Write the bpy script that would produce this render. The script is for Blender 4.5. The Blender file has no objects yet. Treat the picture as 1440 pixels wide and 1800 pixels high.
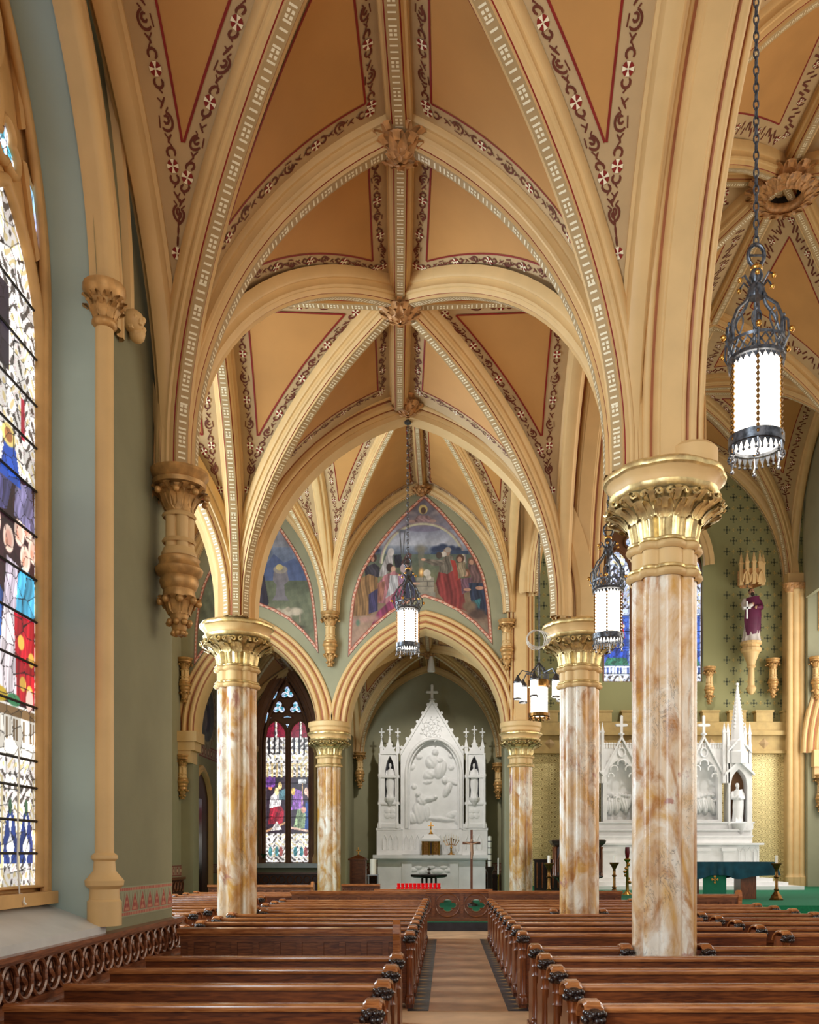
import bpy, bmesh, math, random
import numpy as np
from mathutils import Vector, Matrix
random.seed(7); np.random.seed(7)
R = math.radians
scene = bpy.context.scene
COL = scene.collection

# ------------------------------------------------------------------ camera, world, lights, exposure
F = 1600.0; VX, VY = 785.0, 1503.0; HC = 1.75          # focal length (px of the 1440x1800 frame), vanishing point, eye height
cam_d = bpy.data.cameras.new('camera'); cam = bpy.data.objects.new('camera', cam_d); COL.objects.link(cam)
cam.location = (0, 0, HC); cam.rotation_euler = (R(90), 0, 0)
cam_d.sensor_width = 36; cam_d.sensor_fit = 'AUTO'; cam_d.lens = 36 * F / 1800
cam_d.shift_x = -(VX - 720) / 1800; cam_d.shift_y = (VY - 900) / 1800
cam_d.clip_start = 0.1; cam_d.clip_end = 300
scene.camera = cam
vs = scene.view_settings
vs.view_transform = 'Standard'; vs.look = 'None'; vs.gamma = 1.0; vs.use_curve_mapping = False
vs.exposure = 0.35
scene.cycles.max_bounces = 8; scene.cycles.diffuse_bounces = 5; scene.cycles.glossy_bounces = 3
scene.cycles.sample_clamp_indirect = 6.0; scene.cycles.caustics_reflective = False; scene.cycles.caustics_refractive = False
scene.cycles.use_denoising = True

world = bpy.data.worlds.new('world'); scene.world = world; world.use_nodes = True
bg = world.node_tree.nodes['Background']; bg.inputs[0].default_value = (1.0, 0.97, 0.93, 1); bg.inputs[1].default_value = 0.42

def area(name, loc, rot, sx, sy, power, col):
    l = bpy.data.lights.new(name, 'AREA'); l.shape = 'RECTANGLE'; l.size = sx; l.size_y = sy; l.energy = power; l.color = col
    o = bpy.data.objects.new(name, l); o.location = loc; o.rotation_euler = rot; COL.objects.link(o); return o
COOL = (0.78, 0.91, 1.0); WARM = (1.0, 0.86, 0.66)
area('daylight_side_window_rear', (-2.7, 0.2, 4.6), (0, R(-90), 0), 5.6, 2.4, 680, COOL)
area('daylight_outer_bay_window', (-7.5, 11.8, 4.6), (0, R(-90), 0), 5.0, 2.2, 520, COOL)
area('daylight_transept_window', (-7.5, 20.5, 6.0), (0, R(-90), 0), 7.0, 3.4, 850, COOL)
area('daylight_nave_right_window', (15.5, 11.5, 6.5), (0, R(90), 0), 7.0, 6.0, 520, (1.0, 0.86, 0.66))
area('daylight_crossing_right_window', (15.5, 20.5, 7.5), (0, R(90), 0), 9.0, 6.0, 430, (1.0, 0.88, 0.70))
area('daylight_west_window', (1.5, -6.0, 6.0), (R(90), 0, 0), 9.0, 7.0, 230, (1.0, 0.93, 0.84))
area('added_chancel_side_fill', (14.2, 29.8, 7.0), (0, R(90), 0), 6.0, 3.5, 330, (1.0, 0.96, 0.9))  # unseen side light added to brighten the chancel and high altar
def spot(name, loc, target, power, ang, col, r=.12):
    l = bpy.data.lights.new(name, 'SPOT'); l.energy = power; l.spot_size = R(ang); l.spot_blend = .6; l.color = col; l.shadow_soft_size = r
    o = bpy.data.objects.new(name, l); o.location = loc; o.rotation_euler = (Vector(target)-Vector(loc)).to_track_quat('-Z', 'Y').to_euler(); COL.objects.link(o); return o
spot('added_chapel_altar_fill', (-.55, 27.1, 7.7), (-.54, 31.9, 3.2), 620, 75, (1.0, .95, .88))  # unseen spot added behind the chapel arch to brighten the side altar
spot('added_chancel_altar_fill', (7.6, 27.2, 12.5), (7.6, 32.2, 3.0), 1000, 80, (1.0, .96, .9), .3)  # unseen spot added high in the chancel to brighten the high altar

# ------------------------------------------------------------------ helpers
def PX(x, y, d):            # direction of a photo pixel taken to depth d (depth itself always comes from the building plan)
    return Vector(((x - VX) * d / F, d, HC + (VY - y) * d / F))
def lin(c): return tuple(((v/255)/12.92 if v/255 <= 0.04045 else ((v/255+0.055)/1.055)**2.4) for v in c)
def C4(c): return (*lin(c), 1.0)

class MB:
    def __init__(s): s.v = []; s.f = []; s.m = []
    def add(s, vs_, fs, mi=0):
        o = len(s.v); s.v.extend([tuple(p) for p in vs_]); s.f.extend([tuple(i+o for i in f) for f in fs])
        s.m.extend([mi]*len(fs) if isinstance(mi, int) else mi); return s
    def box(s, x0, x1, y0, y1, z0, z1, mi=0):
        return s.add([(x0,y0,z0),(x1,y0,z0),(x1,y1,z0),(x0,y1,z0),(x0,y0,z1),(x1,y0,z1),(x1,y1,z1),(x0,y1,z1)],
              [(0,3,2,1),(4,5,6,7),(0,1,5,4),(1,2,6,5),(2,3,7,6),(3,0,4,7)], mi)
    def grid(s, rows, mi=0, cu=False, cv=False, flip=False):
        nr, nc = len(rows), len(rows[0]); fs = []; ms = []
        for i in range(nr if cv else nr-1):
            for j in range(nc if cu else nc-1):
                a, b, c, d = i*nc+j, i*nc+(j+1) % nc, ((i+1) % nr)*nc+(j+1) % nc, ((i+1) % nr)*nc+j
                fs.append((d,c,b,a) if flip else (a,b,c,d)); ms.append(mi if isinstance(mi, int) else mi[j])
        return s.add([p for r in rows for p in r], fs, ms)
    def lathe(s, prof, n=24, cx=0, cy=0, cz=0, mi=0, lobe=None, cap=True, a0=0):
        rows = []
        for r, z in prof:
            rows.append([(cx + r*(lobe(a0+2*math.pi*k/n) if lobe else 1)*math.cos(a0+2*math.pi*k/n),
                          cy + r*(lobe(a0+2*math.pi*k/n) if lobe else 1)*math.sin(a0+2*math.pi*k/n), cz+z) for k in range(n)])
        s.grid(rows, mi, cu=True)
        if cap:
            o = len(s.v); s.add(rows[0], [tuple(range(n-1,-1,-1))], mi); s.add(rows[-1], [tuple(range(n))], mi)
        return s
    def ball(s, c, r, n=8, m=5, mi=0, sc=(1,1,1)):
        rows = []
        for i in range(m+1):
            t = math.pi*i/m
            rows.append([(c[0]+sc[0]*r*math.sin(t)*math.cos(2*math.pi*k/n), c[1]+sc[1]*r*math.sin(t)*math.sin(2*math.pi*k/n), c[2]-sc[2]*r*math.cos(t)) for k in range(n)])
        return s.grid(rows, mi, cu=True)
    def tube(s, pts, r, n=8, mi=0, closed=False, cap=True):
        pts = [Vector(p) for p in pts]; k = len(pts); rows = []; up = None
        rr = r if isinstance(r, (list, tuple)) else [r]*k
        for i in range(k):
            if closed: t = pts[(i+1) % k]-pts[i-1]
            else: t = pts[min(i+1,k-1)]-pts[max(i-1,0)]
            if t.length < 1e-9: t = Vector((0,0,1))
            t.normalize()
            if up is None: up = Vector((0,0,1)) if abs(t.z) < .9 else Vector((1,0,0))
            a = t.cross(up)
            if a.length < 1e-6: a = t.cross(Vector((0,1,0)))
            a.normalize(); b = a.cross(t); b.normalize(); up = b
            rows.append([tuple(pts[i] + a*rr[i]*math.cos(2*math.pi*j/n) + b*rr[i]*math.sin(2*math.pi*j/n)) for j in range(n)])
        s.grid(rows, mi, cu=True, cv=closed, flip=True)
        if cap and not closed:
            s.add(rows[0], [tuple(range(n))], mi); s.add(rows[-1], [tuple(range(n-1,-1,-1))], mi)
        return s
    def prism(s, poly, fn, t0, t1, mi=0):     # poly 2D, fn(u,v,t)->3D
        n = len(poly); vs_ = [fn(u,v,t0) for u,v in poly] + [fn(u,v,t1) for u,v in poly]
        fs = [tuple(range(n-1,-1,-1)), tuple(range(n,2*n))] + [(i,(i+1) % n,n+(i+1) % n,n+i) for i in range(n)]
        return s.add(vs_, fs, mi)
    def sweep(s, path, L, prof, mats=None, inward=None, mitre=None):
        """planar sweep: path 3D points, L lateral unit vector, prof [(a,b)] a along L, b along the in-plane inward normal"""
        path = [Vector(p) for p in path]; L = Vector(L).normalized(); k = len(path); rows = []
        for i in range(k):
            t = (path[min(i+1,k-1)]-path[max(i-1,0)]).normalized(); n = L.cross(t).normalized()
            if inward is not None and n.dot(Vector(inward)-path[i]) < 0: n = -n
            if mitre == i or (mitre == -1 and i == k-1):
                dn = Vector((0,0,-1)); n = dn/max(.3, n.dot(dn))
            rows.append([tuple(path[i]+L*a+n*b) for a, b in prof])
        return s.grid(rows, mats if mats else 0)
    def build(s, name, mats, parent=None, smooth=None, kind=None, loc=None):
        me = bpy.data.meshes.new(name); me.from_pydata(s.v, [], s.f)
        if not isinstance(mats, (list, tuple)): mats = [mats]
        for m in mats: me.materials.append(m)
        me.polygons.foreach_set('material_index', s.m)
        bm = bmesh.new(); bm.from_mesh(me); bmesh.ops.remove_doubles(bm, verts=bm.verts, dist=1e-5)
        bmesh.ops.recalc_face_normals(bm, faces=bm.faces); bm.to_mesh(me); bm.free()
        if smooth:
            me.polygons.foreach_set('use_smooth', [True]*len(me.polygons)); me.set_sharp_from_angle(angle=R(smooth))
        me.update(); o = bpy.data.objects.new(name, me); COL.objects.link(o)
        if parent: o.parent = parent
        if kind: o['kind'] = kind
        if loc is not None: o.location = loc
        return o
def tag(o, label, cat, group=None, kind=None):
    o['label'] = label; o['category'] = cat
    if group: o['group'] = group
    if kind: o['kind'] = kind
    return o
def struct(o, label=None, cat=None):
    o['kind'] = 'structure'
    if label: o['label'] = label
    if cat: o['category'] = cat
    return o
def empty(name, loc=(0,0,0), rz=0):
    o = bpy.data.objects.new(name, None); o.location = loc; o.rotation_euler = (0,0,rz); COL.objects.link(o); o.empty_display_size = .1; return o
def copy_tree(o, parent=None):
    c = o.copy(); COL.objects.link(c)
    if parent: c.parent = parent
    for ch in list(o.children): copy_tree(ch, c)
    return c

def leaf(m, cx, cy, a, r0, z0, r1, z1, w, curl, mi=0):
    d = Vector((math.cos(a), math.sin(a), 0)); s = Vector((-d.y, d.x, 0)); rows = []
    for i in range(9):
        t = i/8; ww = w*(.55+.75*math.sin(min(1, t*1.15)*math.pi)**.7)*(1-.25*t)
        if t < .62: k = t/.62; r, z = r0+(r1-r0)*k**1.8, z0+(z1-z0)*k
        else: k = (t-.62)/.38; an = k*3.6; r, z = r1+curl*math.sin(an)*.9+curl*.25*k, z1+curl*.55*math.sin(an*.6)-curl*1.2*k
        row = []
        for j in range(7):
            v = (j-3)/3; cup = -.22*ww*(1-v*v)+.12*ww*math.cos(v*9); row.append(Vector((cx, cy, 0))+d*(r+cup*-1*.6)+s*ww*v+Vector((0,0,z-abs(v)*ww*.18)))
        rows.append(row)
    m.grid(rows, mi)

# ------------------------------------------------------------------ materials
def newmat(name):
    m = bpy.data.materials.new(name); m.use_nodes = True; nt = m.node_tree; b = nt.nodes['Principled BSDF']; return m, nt, b
def N(nt, typ, **kw):
    n = nt.nodes.new(typ)
    for k, v in kw.items(): setattr(n, k, v)
    return n
def mat(name, col, rough=.6, metal=0, var=.08, scale=4.0, bump=0, bscale=60, spec=.4, emis=None, col2=None, coat=0):
    m, nt, b = newmat(name); b.inputs['Roughness'].default_value = rough; b.inputs['Metallic'].default_value = metal
    b.inputs['Specular IOR Level'].default_value = spec
    if coat: b.inputs['Coat Weight'].default_value = coat; b.inputs['Coat Roughness'].default_value = .12
    geo = N(nt, 'ShaderNodeNewGeometry'); no = N(nt, 'ShaderNodeTexNoise'); no.inputs['Scale'].default_value = scale; no.inputs['Detail'].default_value = 5
    nt.links.new(geo.outputs['Position'], no.inputs['Vector'])
    r = N(nt, 'ShaderNodeValToRGB'); c = lin(col)
    d = lin(col2) if col2 else tuple(max(0, v*(1-2*var)) for v in c)
    r.color_ramp.elements[0].position = .3; r.color_ramp.elements[0].color = (*d, 1)
    r.color_ramp.elements[1].position = .7; r.color_ramp.elements[1].color = (*[min(1, v*(1+var)) for v in c], 1)
    nt.links.new(no.outputs['Fac'], r.inputs['Fac']); nt.links.new(r.outputs['Color'], b.inputs['Base Color'])
    if bump:
        n2 = N(nt, 'ShaderNodeTexNoise'); n2.inputs['Scale'].default_value = bscale; n2.inputs['Detail'].default_value = 4
        nt.links.new(geo.outputs['Position'], n2.inputs['Vector'])
        bp = N(nt, 'ShaderNodeBump'); bp.inputs['Strength'].default_value = bump; bp.inputs['Distance'].default_value = .01
        nt.links.new(n2.outputs['Fac'], bp.inputs['Height']); nt.links.new(bp.outputs['Normal'], b.inputs['Normal'])
    if emis:
        b.inputs['Emission Color'].default_value = (*lin(emis[0]), 1); b.inputs['Emission Strength'].default_value = emis[1]
    return m
M = {}
M['vault'] = mat('vault_tan_plaster', (200,147,84), .7, var=.05, scale=1.2, bump=.08, bscale=40)
M['band'] = mat('vault_border_khaki', (196,166,122), .7, var=.05, scale=2)
M['cream'] = mat('cream_painted_rib', (223,187,130), .5, var=.04, scale=3, spec=.35)
M['ribface'] = mat('rib_face_khaki', (182,152,106), .55, var=.04)
M['groove'] = mat('brown_red_groove_line', (166,104,70), .6)
M['red'] = mat('dark_red_paint', (140,30,22), .6, var=.1)
M['scroll'] = mat('brown_red_stencil_paint', (108,50,30), .65, var=.1)
M['dash'] = mat('gilt_white_dash', (250,238,205), .35, var=.02)
M['gild'] = mat('gold_leaf', (246,212,150), .36, metal=.68, var=.2, scale=14, bump=.10, bscale=60)
M['goldpaint'] = mat('old_gold_paint', (204,158,98), .42, metal=.35, var=.18, scale=10)
M['tangold'] = mat('tan_and_gold_plaster', (206,152,96), .45, metal=.12, var=.2, scale=12, spec=.5)
M['green'] = mat('sage_green_wall', (138,136,106), .75, var=.06, scale=1.5, bump=.15, bscale=120)
M['green2'] = mat('sage_green_wall_khaki', (158,154,124), .75, var=.06, scale=1.0)  # khaki-leaning sage for the other walls
M['jamb'] = mat('grey_green_daylit_reveal', (172,192,186), .6, var=.08, scale=.9)  # grey green made paler and cooler, carrying window daylight in the colour
M['wmarble'] = mat('white_marble', (240,240,240), .4, var=.04, scale=3)
M['stonesill'] = mat('pale_stone_sill', (206,208,206), .35, var=.05)
M['ironblue'] = mat('blue_black_iron', (98,101,108), .34, metal=.75, var=.35, scale=30)
M['bronze'] = mat('aged_bronze', (120,84,40), .35, metal=.85, var=.25, scale=20)
M['darkbronze'] = mat('dark_bronze', (60,46,36), .4, metal=.6, var=.2)
M['brass'] = mat('polished_brass', (212,160,80), .25, metal=1, var=.1)
M['cloth'] = mat('teal_altar_cloth', (10,66,82), .85, var=.15, scale=6)
M['greencloth'] = mat('green_vestment_cloth', (10,104,76), .8, var=.1)
M['carpet'] = mat('emerald_green_carpet', (8,112,76), .95, var=.12, scale=20, bump=.3, bscale=400)
M['wax'] = mat('white_wax', (244,238,224), .5, var=.02)
M['redglass'] = mat('red_votive_glass', (190,10,16), .15, var=.1, emis=((200,10,14), .35))
M['slate'] = mat('dark_slate_tile', (46,48,54), .35, var=.2, scale=12)
M['tilegold'] = mat('gold_tile_inlay', (176,140,80), .4, var=.1)
M['step'] = mat('dark_stone_step', (44,46,56), .35, var=.2, scale=8)
M['brownpaint'] = mat('brown_window_stone', (128,86,58), .6, var=.08)
M['windowcream'] = mat('ochre_window_frame', (208,164,104), .5, var=.08)
M['lead'] = mat('lead_bar', (26,24,26), .5, var=.1)
M['skin'] = mat('painted_flesh', (198,150,120), .5); M['purple'] = mat('purple_robe_paint', (98,34,66), .5)
M['beard'] = mat('dark_hair_paint', (48,30,24), .6); M['whitecloth'] = mat('white_robe_paint', (222,212,204), .5)
M['whitewire'] = mat('white_cable', (228,226,218), .4)
M['lampglass'] = mat('lit_frosted_glass', (255,250,240), .4, emis=((255,244,224), 5.0))
M['flame'] = mat('candle_flame', (255,220,150), .4, emis=((255,214,140), 4.0))
M['steel'] = mat('steel_rack', (150,150,155), .3, metal=.9)
M['khakigold'] = mat('khaki_gold_cornice', (192,164,106), .5, var=.08, metal=.1)
M['leafgreen'] = mat('plant_leaf', (52,84,40), .5, var=.2)
M['brownshadow'] = mat('brown_niche_shade', (128,88,56), .6)  # shade of the high altar niches, put into a brown

def wood(name, c1, c2, rough=.32, axis='X', scale=7):
    m, nt, b = newmat(name); b.inputs['Roughness'].default_value = rough; b.inputs['Specular IOR Level'].default_value = .5
    b.inputs['Coat Weight'].default_value = .25; b.inputs['Coat Roughness'].default_value = .18
    geo = N(nt, 'ShaderNodeNewGeometry'); mp = N(nt, 'ShaderNodeMapping')
    mp.inputs['Scale'].default_value = {'X': (.9, 9, 9), 'Z': (9, 9, .9), 'Y': (9, .9, 9)}[axis]
    nt.links.new(geo.outputs['Position'], mp.inputs['Vector'])
    no = N(nt, 'ShaderNodeTexNoise'); no.inputs['Scale'].default_value = scale; no.inputs['Detail'].default_value = 8; no.inputs['Distortion'].default_value = .6
    nt.links.new(mp.outputs['Vector'], no.inputs['Vector'])
    big = N(nt, 'ShaderNodeTexNoise'); big.inputs['Scale'].default_value = 1.3; nt.links.new(geo.outputs['Position'], big.inputs['Vector'])
    ad = N(nt, 'ShaderNodeMath', operation='MULTIPLY_ADD'); ad.inputs[1].default_value = .45; nt.links.new(big.outputs['Fac'], ad.inputs[0])
    sb = N(nt, 'ShaderNodeMath', operation='SUBTRACT'); sb.inputs[1].default_value = .22; nt.links.new(no.outputs['Fac'], sb.inputs[0]); nt.links.new(sb.outputs[0], ad.inputs[2])
    r = N(nt, 'ShaderNodeValToRGB'); r.color_ramp.elements[0].position = .32; r.color_ramp.elements[0].color = C4(c2)
    r.color_ramp.elements[1].position = .72; r.color_ramp.elements[1].color = C4(c1)
    nt.links.new(ad.outputs[0], r.inputs['Fac']); nt.links.new(r.outputs['Color'], b.inputs['Base Color']); return m
M['pew'] = wood('varnished_oak_pew', (132,68,29), (72,31,12)); M['pewtop'] = wood('highlight_oak_rail', (188,120,68), (132,72,36), .2)  # rail oak lightened to carry the glossy highlight along its top
M['pewz'] = wood('varnished_oak_upright', (140,74,34), (80,36,15), axis='Z'); M['darkwood'] = wood('dark_carved_walnut', (50,28,22), (24,13,11), .28)
M['wains'] = wood('oak_wainscot', (150,92,58), (92,48,28), .34, axis='Y'); M['screen'] = wood('oak_screen', (140,82,44), (84,42,22), .34)
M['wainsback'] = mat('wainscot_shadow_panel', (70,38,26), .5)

def marble(name):
    m, nt, b = newmat(name); b.inputs['Roughness'].default_value = .3; b.inputs['Coat Weight'].default_value = .2
    geo = N(nt, 'ShaderNodeNewGeometry'); mp = N(nt, 'ShaderNodeMapping'); mp.inputs['Scale'].default_value = (1.0, 1.0, .5); mp.inputs['Rotation'].default_value = (0, .5, .3)
    nt.links.new(geo.outputs['Position'], mp.inputs['Vector'])
    def noise(sc, det=8, dist=0.0, rough=.6):
        n = N(nt, 'ShaderNodeTexNoise'); n.inputs['Scale'].default_value = sc; n.inputs['Detail'].default_value = det; n.inputs['Distortion'].default_value = dist; n.inputs['Roughness'].default_value = rough
        nt.links.new(mp.outputs['Vector'], n.inputs['Vector']); return n
    def ramp(n, a, b_, ca, cb):
        r = N(nt, 'ShaderNodeValToRGB'); r.color_ramp.elements[0].position = a; r.color_ramp.elements[1].position = b_
        r.color_ramp.elements[0].color = ca; r.color_ramp.elements[1].color = cb; nt.links.new(n.outputs['Fac'], r.inputs['Fac']); return r
    W, K = (1,1,1,1), (0,0,0,1)
    def mix(fac, a, c):
        x = N(nt, 'ShaderNodeMix', data_type='RGBA'); nt.links.new(fac, x.inputs['Factor']); 
        if isinstance(a, tuple): x.inputs[6].default_value = a
        else: nt.links.new(a, x.inputs[6])
        x.inputs[7].default_value = c; return x.outputs[2]
    base = ramp(noise(5, 8), .3, .7, C4((226,212,190)), C4((244,236,222))).outputs['Color']
    f1 = ramp(noise(2.1, 9, .8), .41, .6, K, W); c = mix(f1.outputs['Color'], base, C4((206,154,76)))
    f1b = ramp(noise(3.0, 10, 1.4), .50, .66, K, W); c = mix(f1b.outputs['Color'], c, C4((178,118,54)))
    f2 = ramp(noise(1.7, 6, 1.6), .64, .68, K, W); c = mix(f2.outputs['Color'], c, C4((176,122,104)))
    n3 = noise(6.5, 9, 1.2, .7); f3 = ramp(n3, .5, .512, K, W)
    f3.color_ramp.elements.new(.524).color = K; f4 = ramp(noise(1.9, 3), .5, .62, K, W)
    mu = N(nt, 'ShaderNodeMath', operation='MULTIPLY'); nt.links.new(f3.outputs['Color'], mu.inputs[0]); nt.links.new(f4.outputs['Color'], mu.inputs[1])
    c = mix(mu.outputs[0], c, C4((70,58,56)))
    f5 = ramp(noise(9, 6, .5, .75), .69, .72, K, W); c = mix(f5.outputs['Color'], c, C4((58,44,40)))
    nt.links.new(c, b.inputs['Base Color']); return m
M['marble'] = marble('ochre_veined_marble')

def attrmat(name, emit=0, rough=.6):
    m, nt, b = newmat(name); a = N(nt, 'ShaderNodeAttribute', attribute_name='Col'); b.inputs['Roughness'].default_value = rough
    if emit:
        b.inputs['Base Color'].default_value = (.03,.03,.03,1); nt.links.new(a.outputs['Color'], b.inputs['Emission Color']); b.inputs['Emission Strength'].default_value = emit
        b.inputs['Roughness'].default_value = .25
    else: nt.links.new(a.outputs['Color'], b.inputs['Base Color'])
    return m
M['glass_near'] = attrmat('daylit_stained_glass_near', 1.6); M['glass_far'] = attrmat('daylit_stained_glass_far', 1.25)
M['mural'] = attrmat('painted_mural_plaster', 0, .7); M['printed'] = attrmat('painted_frieze', 0, .7)

# ------------------------------------------------------------------ picture painting on fine meshes (flat paint / coloured glass)
class Canvas:
    def __init__(s, X, Y, base): s.X, s.Y = X, Y; s.c = np.ones((X.size, 3))*np.array(base, float)
    def blend(s, k, col): k = np.clip(k, 0, 1)[:, None]; s.c = s.c*(1-k)+np.array(col, float)*k
    def ell(s, cx, cy, rx, ry, col, ang=0, soft=.15, a=1):
        dx, dy = s.X-cx, s.Y-cy; ca, sa = math.cos(R(ang)), math.sin(R(ang)); u = (dx*ca+dy*sa)/rx; v = (-dx*sa+dy*ca)/ry
        s.blend(a*(1-np.sqrt(u*u+v*v))/max(soft, 1e-3), col)
    def inside(s, pts):
        r = np.zeros(s.X.size, bool); n = len(pts)
        for i in range(n):
            (x0, y0), (x1, y1) = pts[i], pts[(i+1) % n]
            if y0 == y1: continue
            k = ((y0 > s.Y) != (y1 > s.Y)) & (s.X < (x1-x0)*(s.Y-y0)/(y1-y0)+x0); r ^= k
        return r
    def poly(s, pts, col, a=1): s.blend(s.inside(pts)*a, col)
    def line(s, pts, w, col, a=1):
        for (x0, y0), (x1, y1) in zip(pts, pts[1:]):
            dx, dy = x1-x0, y1-y0; L2 = dx*dx+dy*dy+1e-9; t = np.clip(((s.X-x0)*dx+(s.Y-y0)*dy)/L2, 0, 1)
            d = np.hypot(s.X-x0-t*dx, s.Y-y0-t*dy); s.blend(a*(1-d/w)*3, col)
    def folds(s, pts, col, n=5, dark=.72, light=1.18):
        """a robe: filled outline with long light and dark folds"""
        k = s.inside(pts)
        if not k.any(): return
        x, y = s.X[k], s.Y[k]; u = (x-x.min())/(np.ptp(x)+1e-9)
        v = (y-y.min())/(np.ptp(y)+1e-9); sh = .5+.28*np.sin(u*n*4.4+3.0*np.sin(v*3.1+u*3)+v*2)+.22*np.sin(u*n*9.1-v*5+2*np.sin(v*7))
        s.c[k] = np.array(col, float)*(dark+(light-dark)*sh)[:, None]
    def speckle(s, amt, f=1.0):
        k = np.sin(s.X*12.9898*f+s.Y*78.233*f)*43758.5453; k = k-np.floor(k); s.c = s.c*(1+amt*(k[:, None]-.5))
    def cloud(s, amt, sc, seed=0):
        rs = np.random.RandomState(seed); t = np.zeros(s.X.size)
        for o in range(5):
            for q in range(3):
                a = rs.rand()*6.28; f = (2**o)/sc; t += math.pow(.55, o)*np.sin((s.X*math.cos(a)+s.Y*math.sin(a))*f*6.28+rs.rand()*6.28)
        s.c = s.c*(1+amt*t[:, None]*.4)
def painted(name, rows_pos, canvas_rgb, material, parent=None, srgb=True):
    """rows_pos: ny x nx x 3 array of positions; canvas_rgb: (ny*nx,3) 0-255 colours"""
    ny, nx, _ = rows_pos.shape; idx = np.arange(ny*nx).reshape(ny, nx)
    f = np.stack([idx[:-1,:-1], idx[:-1,1:], idx[1:,1:], idx[1:,:-1]], -1).reshape(-1, 4)
    me = bpy.data.meshes.new(name); me.vertices.add(ny*nx); me.vertices.foreach_set('co', rows_pos.reshape(-1).astype(np.float32))
    me.loops.add(f.size); me.loops.foreach_set('vertex_index', f.reshape(-1).astype(np.int32))
    me.polygons.add(len(f)); me.polygons.foreach_set('loop_start', np.arange(0, f.size, 4, dtype=np.int32)); me.update(calc_edges=True)
    c = np.clip(canvas_rgb/255.0, 0, 1); c = np.where(c <= .04045, c/12.92, ((c+.055)/1.055)**2.4)
    a = me.color_attributes.new('Col', 'FLOAT_COLOR', 'POINT'); a.data.foreach_set('color', np.concatenate([c, np.ones((len(c), 1))], 1).astype(np.float32).reshape(-1))
    me.materials.append(material); me.validate(); o = bpy.data.objects.new(name, me); COL.objects.link(o)
    if parent: o.parent = parent
    return o
# ------------------------------------------------------------------ plan of the church (metres)
D0, D1, D2, D3 = 3.2, 8.9, 14.6, 26.4                  # column rows
XL, XR = -3.36, 2.13                                   # free-standing column lines left and right
XW = -2.85                                             # near left wall
XO = -7.7                                              # outer left wall
YB = 33.0                                              # chapel back wall
XN, YC = 7.62, 20.5                                    # nave centre line, crossing centre
ZS, ZR = 5.6, 8.92                                     # aisle vault springing / ridge

def ufun(a, h):
    if h >= a:
        r = (a*a+h*h)/(2*a); return lambda w: (r-math.sqrt(max(r*r-(h*w)**2, 0)))/a
    return lambda w: 1-math.sqrt(max(1-w*w, 0))
def wlist(n): return [math.sin(i/n*1.50)/math.sin(1.50) for i in range(n+1)]

def strokes():
    def arc(cx, cy, r, a0, a1, n=8, ax=.11): return [(cx+ax*r*math.cos(R(a0+(a1-a0)*i/n)), cy+r*math.sin(R(a0+(a1-a0)*i/n))) for i in range(n+1)]
    L = [arc(.145, .05, .5, -150, 130), [(.20,.35),(.26,.0)], [(.245,-.1),(.29,.05),(.34,.45)], [(.29,.05),(.35,-.35)],
         arc(.47, .1, .75, 230, 10, 10, .13), arc(.49, .12, .33, 250, -40, 6, .13), [(.40,-.75),(.53,-.62)], [(.57,.25),(.62,.6)], [(.60,-.3),(.66,.05),(.72,.4)],
         [(.66,.05),(.71,-.45)], [(.76,.3),(.80,-.05)], arc(.865, .05, .5, 50, 320)]
    return L
STROKES = strokes()

class HalfCell:
    def __init__(s, Cn, Mp, O, zs, zM, zO, u):
        s.C, s.M, s.O = Vector(Cn), Vector(Mp), Vector(O); s.zs, s.zM, s.zO, s.u = zs, zM, zO, u; s.base = (s.M-s.O).length
    def P(s, w, t):
        T = s.M.lerp(s.O, t); p = s.C+(T-s.C)*s.u(w); return Vector((p.x, p.y, s.zs+(s.zM*(1-t)+s.zO*t-s.zs)*w))
    def width(s, w): return max(s.u(w)*s.base, 1e-4)
    def n(s, w, t):
        e = 1e-3; w0 = min(w, 1-2*e); a = s.P(w0+e, t)-s.P(w0, t); b = s.P(w0+e, min(t+e, 1))-s.P(w0+e, min(t+e, 1)-e)
        k = a.cross(b)
        if k.length < 1e-12: return Vector((0,0,-1))
        k.normalize(); ref = Vector((s.O.x-s.C.x+s.M.x-s.C.x, s.O.y-s.C.y+s.M.y-s.C.y, -4.0))
        return k if k.dot(ref) > 0 else -k
    def E(s, edge, w, d, eps):       # point at distance d from an edge: 0 rib M, 1 rib O; edge 2 (ridge): w means t
        if edge == 2:
            g = (s.P(1, w)-s.P(.96, w)).length/.04; ww = 1-d/g; return s.P(ww, w)+s.n(ww, w)*eps
        t = min(.5, d/s.width(w)) if edge == 0 else max(.5, 1-d/s.width(w))
        return s.P(w, t)+s.n(w, t)*eps
    def wmin(s, wd):                 # lowest w where the cell is wd wide
        lo, hi = 0.0, 1.0
        for _ in range(30):
            mid = (lo+hi)/2
            if s.width(mid) < wd: lo = mid
            else: hi = mid
        return hi

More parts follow.
